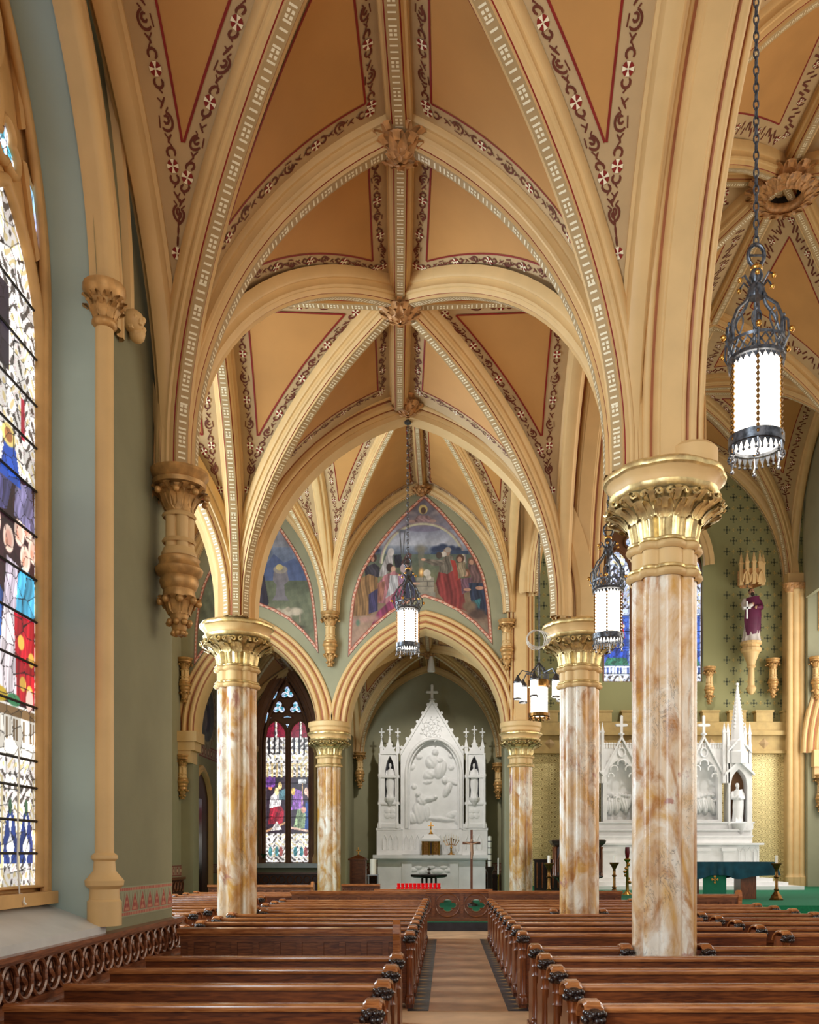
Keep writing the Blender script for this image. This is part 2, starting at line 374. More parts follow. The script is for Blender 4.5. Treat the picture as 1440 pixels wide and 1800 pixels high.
def build_cell(hc, parent, dl=.40, detail=2, sc=1.0, ribh=.17, light=False):
    n = 22; ws = wlist(n); m = MB()
    m.grid([[hc.P(w, t/8) for t in range(9)] for w in ws]); cell = m.build('vault_cell', M['band'], parent, smooth=60)
    if hc.base < 2.2*dl: return cell
    wa = hc.wmin(2*dl*1.02); g = (hc.P(1, .5)-hc.P(.96, .5)).length/.04; wb = 1-dl/g
    if wb-wa < .05: return cell
    q = MB(); rows = []
    for i in range(n+1):
        w = wa+(wb-wa)*math.sin(i/n*1.5)/math.sin(1.5); ta = min(.5, dl/hc.width(w)); rows.append([hc.P(w, ta+(1-2*ta)*k/8)+hc.n(w, .5)*.006 for k in range(9)])
    q.grid(rows); q.build('vault_panel', M['vault'], cell, smooth=60)
    l = MB(); lw = .011*sc
    def ribbon(pts, w2):
        o = []
        for i, p in enumerate(pts):
            t = (pts[min(i+1, len(pts)-1)][0]-pts[max(i-1, 0)][0]).normalized(); s_ = t.cross(p[1]).normalized()*w2; o.append([p[0]-s_, p[0]+s_])
        l.grid(o)
    for e in (0, 1):
        pts = []
        for i in range(26):
            w = wa+(wb-wa)*i/25; t = min(.5, dl/hc.width(w)); t = t if e == 0 else 1-t; nn = hc.n(w, t); pts.append((hc.P(w, t)+nn*.011, nn))
        ribbon(pts, lw)
    pts = []; ta = dl/hc.width(wb)
    for i in range(9):
        t = ta+(1-2*ta)*i/8; nn = hc.n(wb, t); pts.append((hc.P(wb, t)+nn*.011, nn))
    ribbon(pts, lw); l.build('panel_outline', M['red'], cell)
    # stencil border
    st = MB(); d0 = (ribh+dl)/2; hb = (dl-ribh)/2*.62; per = .62*sc; fr = .052*sc
    for e in (0, 1, 2):
        if e < 2:
            w0, w1 = hc.wmin(2*d0*.72), 1-(d0*1.25)/g; prm = [w0+(w1-w0)*i/40 for i in range(41)]
        else:
            t0 = d0*1.4/hc.base; prm = [t0+(1-2*t0)*i/20 for i in range(21)]
        if len(prm) < 2 or prm[-1]-prm[0] < .04: continue
        pl = [hc.E(e, w, d0, .008) for w in prm]; al = [0]
        for a, b in zip(pl, pl[1:]): al.append(al[-1]+(b-a).length)
        tot = al[-1]
        if tot < per*.6: continue
        nper = max(1, round(tot/per)); pr = tot/nper
        def at(sa, q_, eps):
            sa = min(max(sa, 0), tot); w = float(np.interp(sa, al, prm)); return hc.E(e, w, d0+q_, eps)
        for k in range(nper+1):
            c = at(k*pr, 0, .010); c2 = at(min(k*pr+.03, tot), 0, .010); c1 = at(max(k*pr-.03, 0), 0, .010); t = (c2-c1).normalized()
            w = float(np.interp(k*pr, al, prm)); nn = hc.n(w if e < 2 else .97, .5 if e < 2 else w); s_ = t.cross(nn).normalized()
            st.add([c+(t*math.cos(R(a))+s_*math.sin(R(a)))*fr for a in range(0, 360, 36)], [tuple(range(10))], 1)
            for a in (0, 90):
                d1 = t*math.cos(R(a))+s_*math.sin(R(a)); d2 = t*-math.sin(R(a))+s_*math.cos(R(a)); c_ = c+nn*.004
                st.add([c_+d1*fr*x+d2*fr*y for x, y in ((-.95,-.34),(-.3,-.1),(.3,-.1),(.95,-.34),(.95,.34),(.3,.1),(-.3,.1),(-.95,.34))], [tuple(range(8))], 2)
            if k == nper: break
            if detail >= 2:
                fl = 1 if k % 2 else -1
                for s0 in STROKES:
                    p2 = [at(k*pr+x*pr, y*hb*fl, .008) for x, y in s0]; rows = []
                    for i in range(len(p2)):
                        tt = (p2[min(i+1, len(p2)-1)]-p2[max(i-1, 0)]); tt.normalize(); s2 = tt.cross(nn).normalized()*(.0105*sc*(1 if 0 < i < len(p2)-1 else .55)); rows.append([p2[i]-s2, p2[i]+s2])
                    st.grid(rows, 0)
            else:
                for x0 in (.15, .38, .62, .85):
                    c = [at(k*pr+(x0+dx)*pr, y*hb*(1 if int(x0*10) % 2 else -1), .008) for dx, y in ((-.1,-.8),(-.03,.1),(.04,-.2),(.1,.8))]
                    rows = []
                    for i in range(4):
                        tt = (c[min(i+1, 3)]-c[max(i-1, 0)]).normalized(); s2 = tt.cross(nn).normalized()*.016*sc; rows.append([c[i]-s2, c[i]+s2])
                    st.grid(rows, 0)
    if st.v: st.build('stencil_border', [M['scroll'], M['red'], M['dash']], cell)
    return cell

# rib profiles: (a, b) pairs with a material slot per segment (0 cream, 1 red, 2 khaki face)
def prof_sym(half):            # half: [(a,b,mat of the segment that follows toward the centre)]
    pts = [(-a, b) for a, b, _ in half] + [(a, b) for a, b, _ in reversed(half)]
    ms = [m for *_, m in half[:-1]]; ms = ms + [half[-1][2]] + ms[::-1]
    return pts, ms
def scalep(pm, k): return [(a*k, b*k) for a, b in pm[0]], pm[1]
RIB = prof_sym([(.165,-.06,0),(.165,.03,0),(.15,.055,0),(.125,.06,0),(.118,.10,0),(.128,.125,0),(.118,.15,0),(.095,.155,0),(.088,.175,0),(.074,.20,1),(.062,.202,0),(.058,.235,2)])
WALLRIB = prof_sym([(.13,-.06,0),(.13,.04,0),(.10,.06,0),(.095,.10,0),(.07,.14,0),(.03,.155,0)])
def roll(cx, cy, r, a0, a1, n=6): return [(cx+r*math.cos(R(a0+(a1-a0)*i/n)), cy+r*math.sin(R(a0+(a1-a0)*i/n))) for i in range(n+1)]
def arcade_profile(hw, dep):
    h = [(hw, -.12), (hw, .0)] + roll(hw-.035, .03, .035, 0, 150, 6) + [(hw-.09, .035), (hw-.10, .07)] + roll(hw-.135, .105, .04, -20, 160, 6) + [(hw-.20, .11), (hw-.21, .15)] + [(hw-.235, .175), (hw-.25, .175), (hw-.262, dep)]
    g = {8, 9, 17}
    return prof_sym([(a, b, 1 if i in g else 0) for i, (a, b) in enumerate(h)])
RIBM = [M['cream'], M['red'], M['ribface']]

def rib_path(hc_from, C_, T, zs, zr, u, n=22, z0=None):
    C_, T = Vector(C_), Vector(T); pts = []
    if z0 is not None: pts.append(Vector((C_.x, C_.y, z0)))
    for w in wlist(n): p = C_+(T-C_)*u(w); pts.append(Vector((p.x, p.y, zs+(zr-zs)*w)))
    return pts
def dashes(path, L, face_b, parent, half=.036, step=.062, flowers=True):
    m = MB(); path = [Vector(p) for p in path]; L = Vector(L).normalized(); al = [0]
    for a, b in zip(path, path[1:]): al.append(al[-1]+(b-a).length)
    k = 0; sa = .05
    while sa < al[-1]-.05:
        i = max(0, min(len(al)-2, int(np.searchsorted(al, sa))-1)); f = (sa-al[i])/(al[i+1]-al[i]+1e-9); p = path[i].lerp(path[i+1], f); t = (path[i+1]-path[i]).normalized()
        n = L.cross(t).normalized()
        if n.z > 0 or (abs(n.z) < .02 and False): n = -n
        o = p+n*face_b
        if flowers and k % 5 == 4:
            for x in (-1, 1):
                for y in (-1, 1):
                    c = o+L*x*.02+t*y*.02; m.add([c-L*.013-t*.013, c+L*.013-t*.013, c+L*.013+t*.013, c-L*.013+t*.013], [(0,1,2,3)])
        else: m.add([o-L*half-t*.009, o+L*half-t*.009, o+L*half+t*.009, o-L*half+t*.009], [(0,1,2,3)])
        k += 1; sa += step
    return m.build('rib_gilt_dash', M['dash'], parent, kind='stuff')
def make_rib(C_, T, zs, zr, u, parent, prof=RIB, dash=True, z0=None, name='vault_rib'):
    path = rib_path(None, C_, T, zs, zr, u, z0=z0); e = (Vector(T)-Vector(C_)).normalized(); L = Vector((-e.y, e.x, 0))
    m = MB(); ref = Vector((T[0], T[1], zs-3)); m.sweep(path, L, prof[0], prof[1], inward=ref+Vector((e.x, e.y, 0))*3)
    o = m.build(name, RIBM, parent, smooth=35)
    if dash: 
        mm = max(b for _, b in prof[0]); dashes(path, L, mm+.003, o)
    return o
def boss(c, r, parent, mt, seed=0):
    m = MB(); c = Vector(c); m.ball(c+Vector((0,0,-.25*r)), r*.5, 12, 8, sc=(1,1,.8))
    for k in range(9):
        a = k*2*math.pi/9+seed*.2; leaf(m, c.x, c.y, a, r*.22, c.z-r*.62, r*.72, c.z-r*.18, r*.30, r*.26); leaf(m, c.x, c.y, a+.35, r*.35, c.z-r*.40, r*.88, c.z+r*.12, r*.28, r*.22)
    for k in range(5):
        a = k*1.257+.3; leaf(m, c.x, c.y, a, r*.06, c.z-r*.72, r*.34, c.z-r*.58, r*.17, r*.2)
    return m.build('boss', mt, parent, smooth=60)

def vault_bay(corners, zs, zr, zlat, label, nob=False, z0=None, detail=2, dl=.40, sc=1.0, rs=1.0, bosses=(), ribs=True, skip=(), latrib=True, tranprof=None, bossr=.26, lastrib=True, firstrib=True, bossmat='tangold', latu=None, latfull=False):
    A, B, Cc, D = [Vector(c) for c in corners]; AB, BC, CD, DA = (A+B)/2, (B+Cc)/2, (Cc+D)/2, (D+A)/2; O = (AB+CD)/2
    a = ((B-A).length+(Cc-D).length)/4; u = ufun(a, zr-zs); root = empty('ceiling', (0,0,0)); struct(root, label, 'ceiling')
    jobs = [(A,AB,zr),(A,DA,zlat),(B,AB,zr),(B,BC,zlat),(Cc,BC,zlat),(Cc,CD,zr),(D,CD,zr),(D,DA,zlat)]
    for i, (c, mp, zm) in enumerate(jobs):
        if i in skip: continue
        build_cell(HalfCell(c, mp, O, zs, zm, zr, u), root, dl*sc, detail, sc, ribh=.17*rs)
    if not ribs: return root
    rp = scalep(RIB, rs); wp = scalep(WALLRIB, rs)
    for c in (A, B, Cc, D): make_rib(c, O, zs, zr, u, root, rp, z0=z0)
    for c, mp, ok in ((A,AB,firstrib),(B,AB,firstrib),(Cc,CD,lastrib),(D,CD,lastrib)):
        if ok: make_rib(c, mp, zs, zr, u, root, rp, z0=z0)
    if latrib:
        for c, mp in ((B,BC),(Cc,BC),(D,DA),(A,DA)): full = latfull and mp is DA; make_rib(c, mp, zs, zlat, u, root, rp if full else wp, dash=full, z0=z0)
    for mp, zm in ((AB,zr),(CD,zr),(BC,zlat),(DA,zlat)):
        e = (O-mp).normalized(); L = Vector((-e.y, e.x, 0)); k = 10; path = [Vector((*(mp.lerp(O, i/k)), zm+(zr-zm)*i/k)) for i in range(k+1)]
        m = MB(); m.sweep(path, L, rp[0], rp[1], inward=Vector((O.x, O.y, zs-20))); rb = m.build('ridge_rib', RIBM, root, smooth=35); dashes(path, L, max(b for _, b in rp[0])+.003, rb)
    if not nob: boss((O.x, O.y, zr-.24*rs), bossr, root, M[bossmat], 1)
    for b in bosses: boss(b, bossr, root, M[bossmat], 2)
    return root

# ---- aisle bays seen in front of the transept
xl1, xr1 = -2.68, 1.78; zab = 5.44
vault_bay([(xl1,D0),(xr1,D0),(xr1,D1),(xl1,D1)], ZS, ZR, 9.0, 'tan and cream rib vault with red stencilled borders over the near aisle bay', z0=zab, bosses=[(-.45, D1, ZR-.22)])
vault_bay([(xl1,D1),(xr1,D1),(xr1+.02,D2-.4),(XL+.1,D2-.4)], ZS, ZR, 9.0, 'tan and cream rib vault with red stencilled borders between the first two marble columns', z0=zab, firstrib=False, lastrib=False, latfull=True, bosses=[(-.61, D2-.35, ZR-.1)])
vault_bay([(XO,D1),(xl1,D1),(XL+.1,D2-.4),(XO,D2-.4)], ZS, ZR, 9.0, 'pale rib vault over the outer bay beyond the near wall', z0=zab, firstrib=False, lastrib=False, detail=2)
# ---- high transept arm (two bays deep, two lanes)
YT = (D2+D3)/2
for (x0, x1, nm) in ((XL+.05, 1.85, 'inner lane'), (XO, XL-.05, 'outer lane')):
    vault_bay([(x0,D2+.35),(x1,D2+.35),(x1,D3-.08),(x0,D3-.08)], 8.75, 12.5, 12.6, 'high rib vault over the transept, %s before the mural wall' % nm, detail=2, dl=.42, rs=.95, firstrib=False, bosses=[((x0+x1)/2, D3-.25, 12.25)])
# ---- chapels behind the mural wall
vault_bay([(-3.2,D3+.4),(2.0,D3+.4),(2.0,YB),(-3.2,YB)], 5.3, 8.6, 8.6, 'rib vault with stencilled borders over the side altar chapel', detail=1, rs=.9, firstrib=False)
vault_bay([(XO,D3+.4),(-3.4,D3+.4),(-3.4,YB),(XO,YB)], 5.3, 8.6, 8.6, 'brown rib vault over the chapel with the two light window', detail=1, rs=.9, firstrib=False)
# ---- crossing and chancel
vault_bay([(2.3,15.0),(12.94,15.0),(12.94,26.0),(2.3,26.0)], 9.2, 17.2, 17.2, 'high brown crossing vault with an open ring boss', nob=True, detail=1, dl=.62, sc=1.5, rs=1.5, bossr=.5, firstrib=True)
vault_bay([(XN-5.1,26.2),(XN+5.1,26.2),(XN+5.1,33.5),(XN-5.1,33.5)], 11.6, 17.2, 17.2, 'chancel rib vault above the high altar', detail=1, dl=.55, sc=1.3, rs=1.4, bossr=.45, firstrib=True)
vault_bay([(2.5,4.0),(12.74,4.0),(12.74,14.6),(2.5,14.6)], 9.6, 16.6, 16.6, 'nave rib vault in front of the crossing', detail=1, dl=.55, sc=1.4, rs=1.5, bossr=.4)
# ring round the opening of the crossing boss
m = MB(); ring = []
for k in range(24): a = k*math.pi/12; ring.append((XN+.46*math.cos(a), YC+.46*math.sin(a), 16.62))
m.tube(ring, .11, 8, closed=True)
for k in range(16):
    a = k*math.pi/8
    leaf(m, XN, YC, a, .40, 16.46, .62, 16.60, .13, .12); leaf(m, XN, YC, a+.2, .50, 16.60, .74, 16.80, .13, .12)
o = m.build('ceiling_ring_boss', M['tangold'], smooth=60); m = MB(); m.lathe([(.01,.30),(.42,.28),(.40,-.05)], 8, XN, YC, 16.62, cap=False); m.build('oculus_shade_cup', M['lead'], o); struct(o, 'carved foliage ring around the dark opening of the crossing vault', 'ceiling')  # dark cup holds the shade of the boss opening in its colour
# ------------------------------------------------------------------ arches and walls
def pointed(c0, c1, zs, za, n=22, z0=None):
    """pointed arch outline from (c0,zs) over the apex to (c1,zs)"""
    mid = (c0+c1)/2; u = ufun(abs(c1-c0)/2, za-zs); out = []
    if z0 is not None: out.append((c0, z0))
    for w in wlist(n): out.append((c0+(mid-c0)*u(w), zs+(za-zs)*w))
    for w in wlist(n)[::-1][1:]: out.append((c1+(mid-c1)*u(w), zs+(za-zs)*w))
    if z0 is not None: out.append((c1, z0))
    return out
def arch_z(c, c0, c1, zs, za):
    """height of the arch at c (inverse of ufun)"""
    a = abs(c1-c0)/2; h = za-zs; mid = (c0+c1)/2; run = a-abs(c-mid)
    if run <= 0: return zs
    if h >= a: r = (a*a+h*h)/(2*a); return zs+math.sqrt(max(r*r-(r-run)**2, 0))
    k = 1-run/a; return zs+h*math.sqrt(max(1-k*k, 0))
def half_sweep(m, pts3, L, prof, ref, mt=None): m.sweep(pts3, L, prof[0], prof[1], inward=ref, mitre=mt)
def arch_trim(name, plane, const, c0, c1, zs, za, prof, mats, parent=None, z0=None):
    o2 = pointed(c0, c1, zs, za, z0=z0); k = len(o2)//2; m = MB(); mid = (c0+c1)/2
    f = (lambda c, z: Vector((c, const, z))) if plane == 'Y' else (lambda c, z: Vector((const, c, z)))
    L = (0,1,0) if plane == 'Y' else (1,0,0); ref = f(mid, zs-1.0)
    half_sweep(m, [f(*p) for p in o2[:k+1]], L, prof, ref, -1); half_sweep(m, [f(*p) for p in o2[k:]], L, prof, ref, 0)
    return m.build(name, mats, parent, smooth=35)
def wall_strips(m, plane, const, c0, c1, z0, z1, holes, mi=0, step=.15):
    """wall face in plane Y=const or X=const with pointed holes (h0,h1,zsill,zs,za)"""
    f = (lambda c, z: (c, const, z)) if plane == 'Y' else (lambda c, z: (const, c, z))
    cs = sorted(set([c0, c1]+[h for H in holes for h in (H[0], H[1], (H[0]+H[1])/2)]))
    full = []
    for a, b in zip(cs, cs[1:]):
        n = max(1, int((b-a)/step)); full += [a+(b-a)*i/n for i in range(n)]
    full.append(c1)
    for a, b in zip(full, full[1:]):
        mid = (a+b)/2; H = next((h for h in holes if h[0] < mid < h[1]), None)
        if H is None: m.add([f(a,z0), f(b,z0), f(b,z1), f(a,z1)], [(0,1,2,3)], mi)
        else:
            if H[2] > z0: m.add([f(a,z0), f(b,z0), f(b,H[2]), f(a,H[2])], [(0,1,2,3)], mi)
            za_, zb_ = arch_z(a, *H[:2], *H[3:]), arch_z(b, *H[:2], *H[3:]); m.add([f(a,za_), f(b,zb_), f(b,z1), f(a,z1)], [(0,1,2,3)], mi)
def reveal(m, plane, ca, cb, H, mi=0, sill=True):
    o2 = pointed(H[0], H[1], H[3], H[4], z0=H[2])
    f = (lambda c, z, k: (c, k, z)) if plane == 'Y' else (lambda c, z, k: (k, c, z))
    m.grid([[f(c, z, ca), f(c, z, cb)] for c, z in o2], mi)
ARC = arcade_profile(.36, .19)
CR = [M['cream'], M['groove'], M['cream']]
# ---- near left wall with its deep window
HW = (4.62, 7.46, 1.18, 6.2, 8.62)
m = MB(); wall_strips(m, 'X', XW, -3.0, 9.45, 0, 9.3, [HW, (-1.1, 1.7, 1.18, 6.2, 8.62)])
m.add([(XW,9.45,0),(XO,9.45,0),(XO,9.45,9.3),(XW,9.45,9.3)], [(0,1,2,3)])
wl = struct(m.build('wall_left', M['green']), 'sage green plaster wall with the deep stained glass window', 'wall')
m = MB(); reveal(m, 'X', XW, -3.42, HW); m.build('window_reveal', M['jamb'], wl, smooth=30)
m = MB(); m.grid([[(XW+.05, y, 1.17), (-3.3, y, 1.36)] for y in (4.6, 7.48)]); m.box(XW-.02, XW+.05, 4.6, 7.48, 1.10, 1.17); m.build('window_sill', M['stonesill'], wl)
# jamb colonnette, arch mouldings and hood mould
WL = []
for yy, sg in ((HW[1]+.03, 1), (HW[0]-.03, -1)):
    m = MB(); x = XW+.035
    m.lathe([(.135,0),(.135,.20),(.12,.215),(.115,.30),(.15,.33),(.155,.37),(.13,.40),(.09,.45),(.083,.53),(.105,.55),(.105,.575),(.075,.60),(.072,4.92)], 20, x, yy, 1.17)
    m.build('window_colonnette', M['cream'], wl, smooth=40)
    m = MB(); m.lathe([(.072,4.9),(.10,4.93),(.10,4.96),(.085,4.98),(.10,5.06),(.15,5.16),(.17,5.20),(.17,5.25),(.12,5.27)], 16, x, yy, 1.17)
    for k in range(9):
        a = k*2*math.pi/9
        for z_, r_, da in ((5.0,.10,0), (5.06,.11,.35)): WL.append((x, yy, a+da, .085, 1.17+z_-.03, r_+.03, 1.17+z_+.08, .036, .04))
    m.build('colonnette_capital', M['goldpaint'], wl, smooth=60)
def half_profile(pts): return pts, [0]*(len(pts)-1)
hoodp = prof_sym([(.0,-.0,0)]) 
wm = [(-.02,-.46),(.03,-.46),(.06,-.43),(.06,-.39),(.03,-.37),(.025,-.345),(.025,-.33),(.06,-.31),(.085,-.27),(.075,-.22),(.04,-.195),(.03,-.18),(.03,-.165)]+[(.05+.075*math.cos(R(a)), -.065+.085*math.sin(R(a))) for a in range(-100, 130, 23)]+[(-.01,.03),(-.06,.03)]
wmm = [1 if i in (5, 11) else 0 for i in range(len(wm)-1)]
o2 = pointed(HW[0], HW[1], HW[3], HW[4], 26); k = len(o2)//2; m = MB()
for part, mt in ((o2[:k+1], -1), (o2[k:], 0)): m.sweep([Vector((XW, c, z)) for c, z in part], (1,0,0), wm, wmm, inward=Vector((XW, 6.04, 5)), mitre=mt)
m.build('window_arch_moulding', [M['cream'], M['groove']], wl, smooth=35)
hp = [(.0,-.06),(.055,-.05),(.075,-.01),(.06,.035),(.0,.05)]
o2 = pointed(HW[0]-.62, HW[1]+.62, 6.55, 9.75, 26); k = len(o2)//2; m = MB(); o2 = [p for p in o2]
for part in (o2[:k+1], o2[k:]):
    pp = [(c, z) for c, z in part if z < 9.28]; m.sweep([Vector((XW, c, z)) for c, z in pp], (1,0,0), hp, [0]*4, inward=Vector((XW, 6.04, 5)))
for c in (HW[1]+.62,): 
    m.ball((XW+.06, c+.02, 6.5), .10, 10, 7); m.ball((XW+.08, c+.07, 6.41), .075, 8, 6)
    for q in range(8): m.ball((XW+.09+.05*math.cos(q*.8), c+.03+.07*math.sin(q*.8), 6.47+.04*math.cos(q*2)), .035, 6, 4)
m.build('hood_mould', M['cream'], wl, smooth=40)
# ---- nave arcade wall over the right hand columns
m = MB(); hol = [(D1, D2, 0, 5.7, 9.0), (D0, D1, 0, 5.7, 9.0)]
for x in (XR-.28, XR+.28): wall_strips(m, 'X', x, D0, D2, 5.6, 17.0, hol)
wa = struct(m.build('wall_arcade', M['green2']), 'arcade wall between the aisle and the nave', 'wall')
for a, b in ((D0, D1), (D1, D2)): arch_trim('arcade_arch', 'X', XR+.02, a, b, 5.75, 9.0, ARC, CR, wa, z0=zab)
# crossing arch that rises from the second and third right columns
arch_trim('crossing_arch', 'X', XR+.02, D2, D3, 9.8, 16.9, arcade_profile(.40, .22), CR, wa, z0=zab)
# transverse arches at the transept edge
DEEP = prof_sym([(.50,-.2,0),(.50,.02,0)] + [(a+.37-.245-.0, b, 0) for a, b in roll(.30,.05,.05,0,150,6)] + [(.36,.06,1),(.35,.10,0)] + [(a, b, 0) for a, b in roll(.30,.145,.05,-20,160,6)] + [(.23,.15,1),(.222,.18,0),(.22,.20,0),(.19,.235,0),(.17,.235,0),(.15,.30,0)])
m = MB(); wall_strips(m, 'Y', D2-.05, XO, XL, 5.5, 12.9, [(XO, XL, 0, 5.6, 8.9)]); wall_strips(m, 'Y', D2+.3, XO, XR, 5.5, 12.9, [(XO, XL, 0, 5.6, 8.9), (XL, XR, 0, 5.6, 9.0)])
wt = struct(m.build('wall_transept_edge', M['green2']), 'wall over the big arches at the transept edge', 'wall')
arch_trim('transept_arch', 'Y', D2, XL+.02, XR-.02, 5.6, 9.02, DEEP, CR, wt, z0=zab)
arch_trim('transept_arch', 'Y', D2, XO, XL-.02, 5.6, 9.02, DEEP, CR, wt, z0=zab)
arch_trim('nave_arch', 'Y', D2+.1, XR, 13.1, 9.8, 16.6, arcade_profile(.5, .25), CR, wt)
# ---- mural wall with its two pointed arches
HC1 = (-2.93, 1.72, 0, 5.35, 8.35); HL1 = (-7.35, -3.72, 0, 5.35, 8.15)
m = MB(); wall_strips(m, 'Y', D3, XO, XR+.1, 0, 13.2, [HC1, HL1]); reveal(m, 'Y', D3, D3+.6, HC1); reveal(m, 'Y', D3, D3+.6, HL1)
wm_ = struct(m.build('wall_mural', M['green2']), 'sage green wall carrying the two pointed murals above the chapel arches', 'wall')
MURP = [(-.10,-.48),(.04,-.48),(.07,-.44),(.07,-.40),(.03,-.37),(.03,-.33),(.10,-.30),(.13,-.25),(.10,-.20),(.05,-.18),(.05,-.13),(.11,-.09),(.12,-.04),(.08,.0),(.02,.03),(-.05,.06),(-.30,.09),(-.6,.1)]
for H in (HC1, HL1):
    o2 = pointed(H[0], H[1], H[3], H[4], 24, z0=5.15); k = len(o2)//2; m = MB()
    for part, mt in ((o2[:k+1], -1), (o2[k:], 0)): m.sweep([Vector((c, D3, z)) for c, z in part], (0,-1,0), MURP, [1 if i in (4, 9, 13) else 0 for i in range(len(MURP)-1)], inward=Vector(((H[0]+H[1])/2, D3, 4)), mitre=mt)
    m.build('chapel_arch_moulding', [M['cream'], M['groove']], wm_, smooth=35)
# ---- back walls, outer wall, chancel
HB = (-6.78, -4.86, 1.45, 5.6, 8.3)
m = MB(); wall_strips(m, 'Y', YB, XO, XR+.3, 0, 13, [HB]); reveal(m, 'Y', YB, YB+.5, HB); wb_ = struct(m.build('wall_chapel_back', M['green2']), 'sage green back wall of the chapels', 'wall')
for H in ((-3.2, 2.0, 0, 5.3, 8.6), (XO, -3.4, 0, 5.3, 8.6)): arch_trim('wall_rib', 'Y', YB-.05, H[0], H[1], H[3], H[4], scalep(WALLRIB, 1.2), CR, wb_)
m = MB(); m.box(XO-.3, XO, 9.45, 33.4, 0, 13); wo = struct(m.build('wall_outer_left', M['green2']), 'outer side wall of the transept and chapel', 'wall')
m = MB(); m.box(1.98, 2.24, 26.7, 33.3, 0, 9.4); struct(m.build('wall_chapel_side', M['green2']), 'wall between the side altar chapel and the chancel', 'wall')
m = MB(); m.box(-3.5, -3.36, 27.4, 33.0, 0, 6.0); struct(m.build('wall_chapel_pier', M['green2']), 'low wall pier between the two chapels', 'wall')
m = MB(); HCW = (XN-1.86, XN+1.86, 8.15, 12.4, 14.6); YA = 33.6
wall_strips(m, 'Y', YA, 2.2, 13.4, 0, 18, [HCW]); reveal(m, 'Y', YA, YA+.4, HCW)
def diaper():
    mt, nt, b = newmat('sage_green_diaper_wall'); b.inputs['Roughness'].default_value = .75; b.inputs['Base Color'].default_value = C4((146,144,98)); return mt
wc = struct(m.build('wall_chancel_back', diaper()), 'yellow green chancel wall stencilled with rows of dark crosses', 'wall')
cm = MB(); gm = MB()
def fleur(q, x, z, s, y):
    for dx, dz, a, b in ((0,0,.10,.42),(0,0,.34,.10),(0,.26,.20,.13),(0,-.28,.16,.10),(-.24,0,.1,.2),(.24,0,.1,.2)):
        q.add([(x+(dx+sx*a/2)*s, y, z+(dz+sz*b/2)*s) for sx, sz in ((-1,-.6),(-.5,-1),(.5,-1),(1,-.6),(1,.6),(.5,1),(-.5,1),(-1,.6))], [tuple(range(8))])
for i in range(22):
    for j in range(26):
        x = 2.6+i*.50+(j % 2)*.25; z = 6.95+j*.40
        if HCW[0]-.7 < x < HCW[1]+.7 and z < 15.0: continue
        fleur(cm if j % 2 == 0 or i % 2 else cm, x, z, .42, YA-.006)
        fleur(gm, x+.25, z+.0, .22, YA-.006)
cm.build('stencilled_cross', mat('dark_green_stencil', (92,96,72), .7), wc, kind='stuff'); gm.build('stencilled_gold_leaf', mat('dull_gold_stencil', (196,170,100), .6), wc, kind='stuff')
arch_trim('wall_rib', 'Y', YA-.1, XN-5.15, XN+5.15, 11.6, 17.2, scalep(WALLRIB, 2.2), CR, wc)
arch_trim('window_arch_moulding', 'Y', YA-.05, HCW[0]-.25, HCW[1]+.25, 12.4, 15.0, scalep(WALLRIB, 1.6), CR, wc)
# gilded panel, cornice and battlement crest of the chancel dado
def goldpattern():
    mt, nt, b = newmat('gilded_lattice_panel'); b.inputs['Roughness'].default_value = .45; b.inputs['Metallic'].default_value = .3
    geo = N(nt, 'ShaderNodeNewGeometry'); sep = N(nt, 'ShaderNodeSeparateXYZ'); nt.links.new(geo.outputs['Position'], sep.inputs[0])
    def mth(op, a, b_=None, c=None):
        n = N(nt, 'ShaderNodeMath', operation=op)
        for i, v in enumerate((a, b_, c)):
            if v is None: continue
            if isinstance(v, (int, float)): n.inputs[i].default_value = v
            else: nt.links.new(v, n.inputs[i])
        return n.outputs[0]
    X, Z = sep.outputs['X'], sep.outputs['Z']
    p = mth('SINE', mth('MULTIPLY', mth('ADD', X, Z), 9.0)); q = mth('SINE', mth('MULTIPLY', mth('SUBTRACT', X, Z), 9.0))
    r = mth('ABSOLUTE', mth('MULTIPLY', p, q)); c2 = mth('ABSOLUTE', mth('SINE', mth('ADD', mth('MULTIPLY', r, 7.0), mth('MULTIPLY', mth('SINE', mth('MULTIPLY', X, 26.0)), 1.2))))
    rp = N(nt, 'ShaderNodeValToRGB'); rp.color_ramp.elements[0].position = .25; rp.color_ramp.elements[0].color = C4((150,124,66)); rp.color_ramp.elements[1].position = .5; rp.color_ramp.elements[1].color = C4((238,220,160))
    nt.links.new(c2, rp.inputs['Fac']); nt.links.new(rp.outputs['Color'], b.inputs['Base Color']); return mt
m = MB(); m.box(2.3, 13.2, YA-.12, YA-.02, .6, 5.5); m.build('gilded_panel', goldpattern(), wc)
m = MB(); m.box(2.3, 13.2, YA-.3, YA-.02, 5.5, 6.12); m.box(2.3, 13.2, YA-.42, YA-.02, 5.46, 5.56); m.box(2.3, 13.2, YA-.46, YA-.02, 6.12, 6.28); m.box(2.3, 13.2, YA-.34, YA-.02, 6.28, 6.62); m.build('dado_cornice', M['khakigold'], wc)
mer = MB(); mer.box(-.30, .30, -.16, .16, 0, .36); mer.box(-.34, .34, -.2, .2, .36, .42); mo = None; dia = None
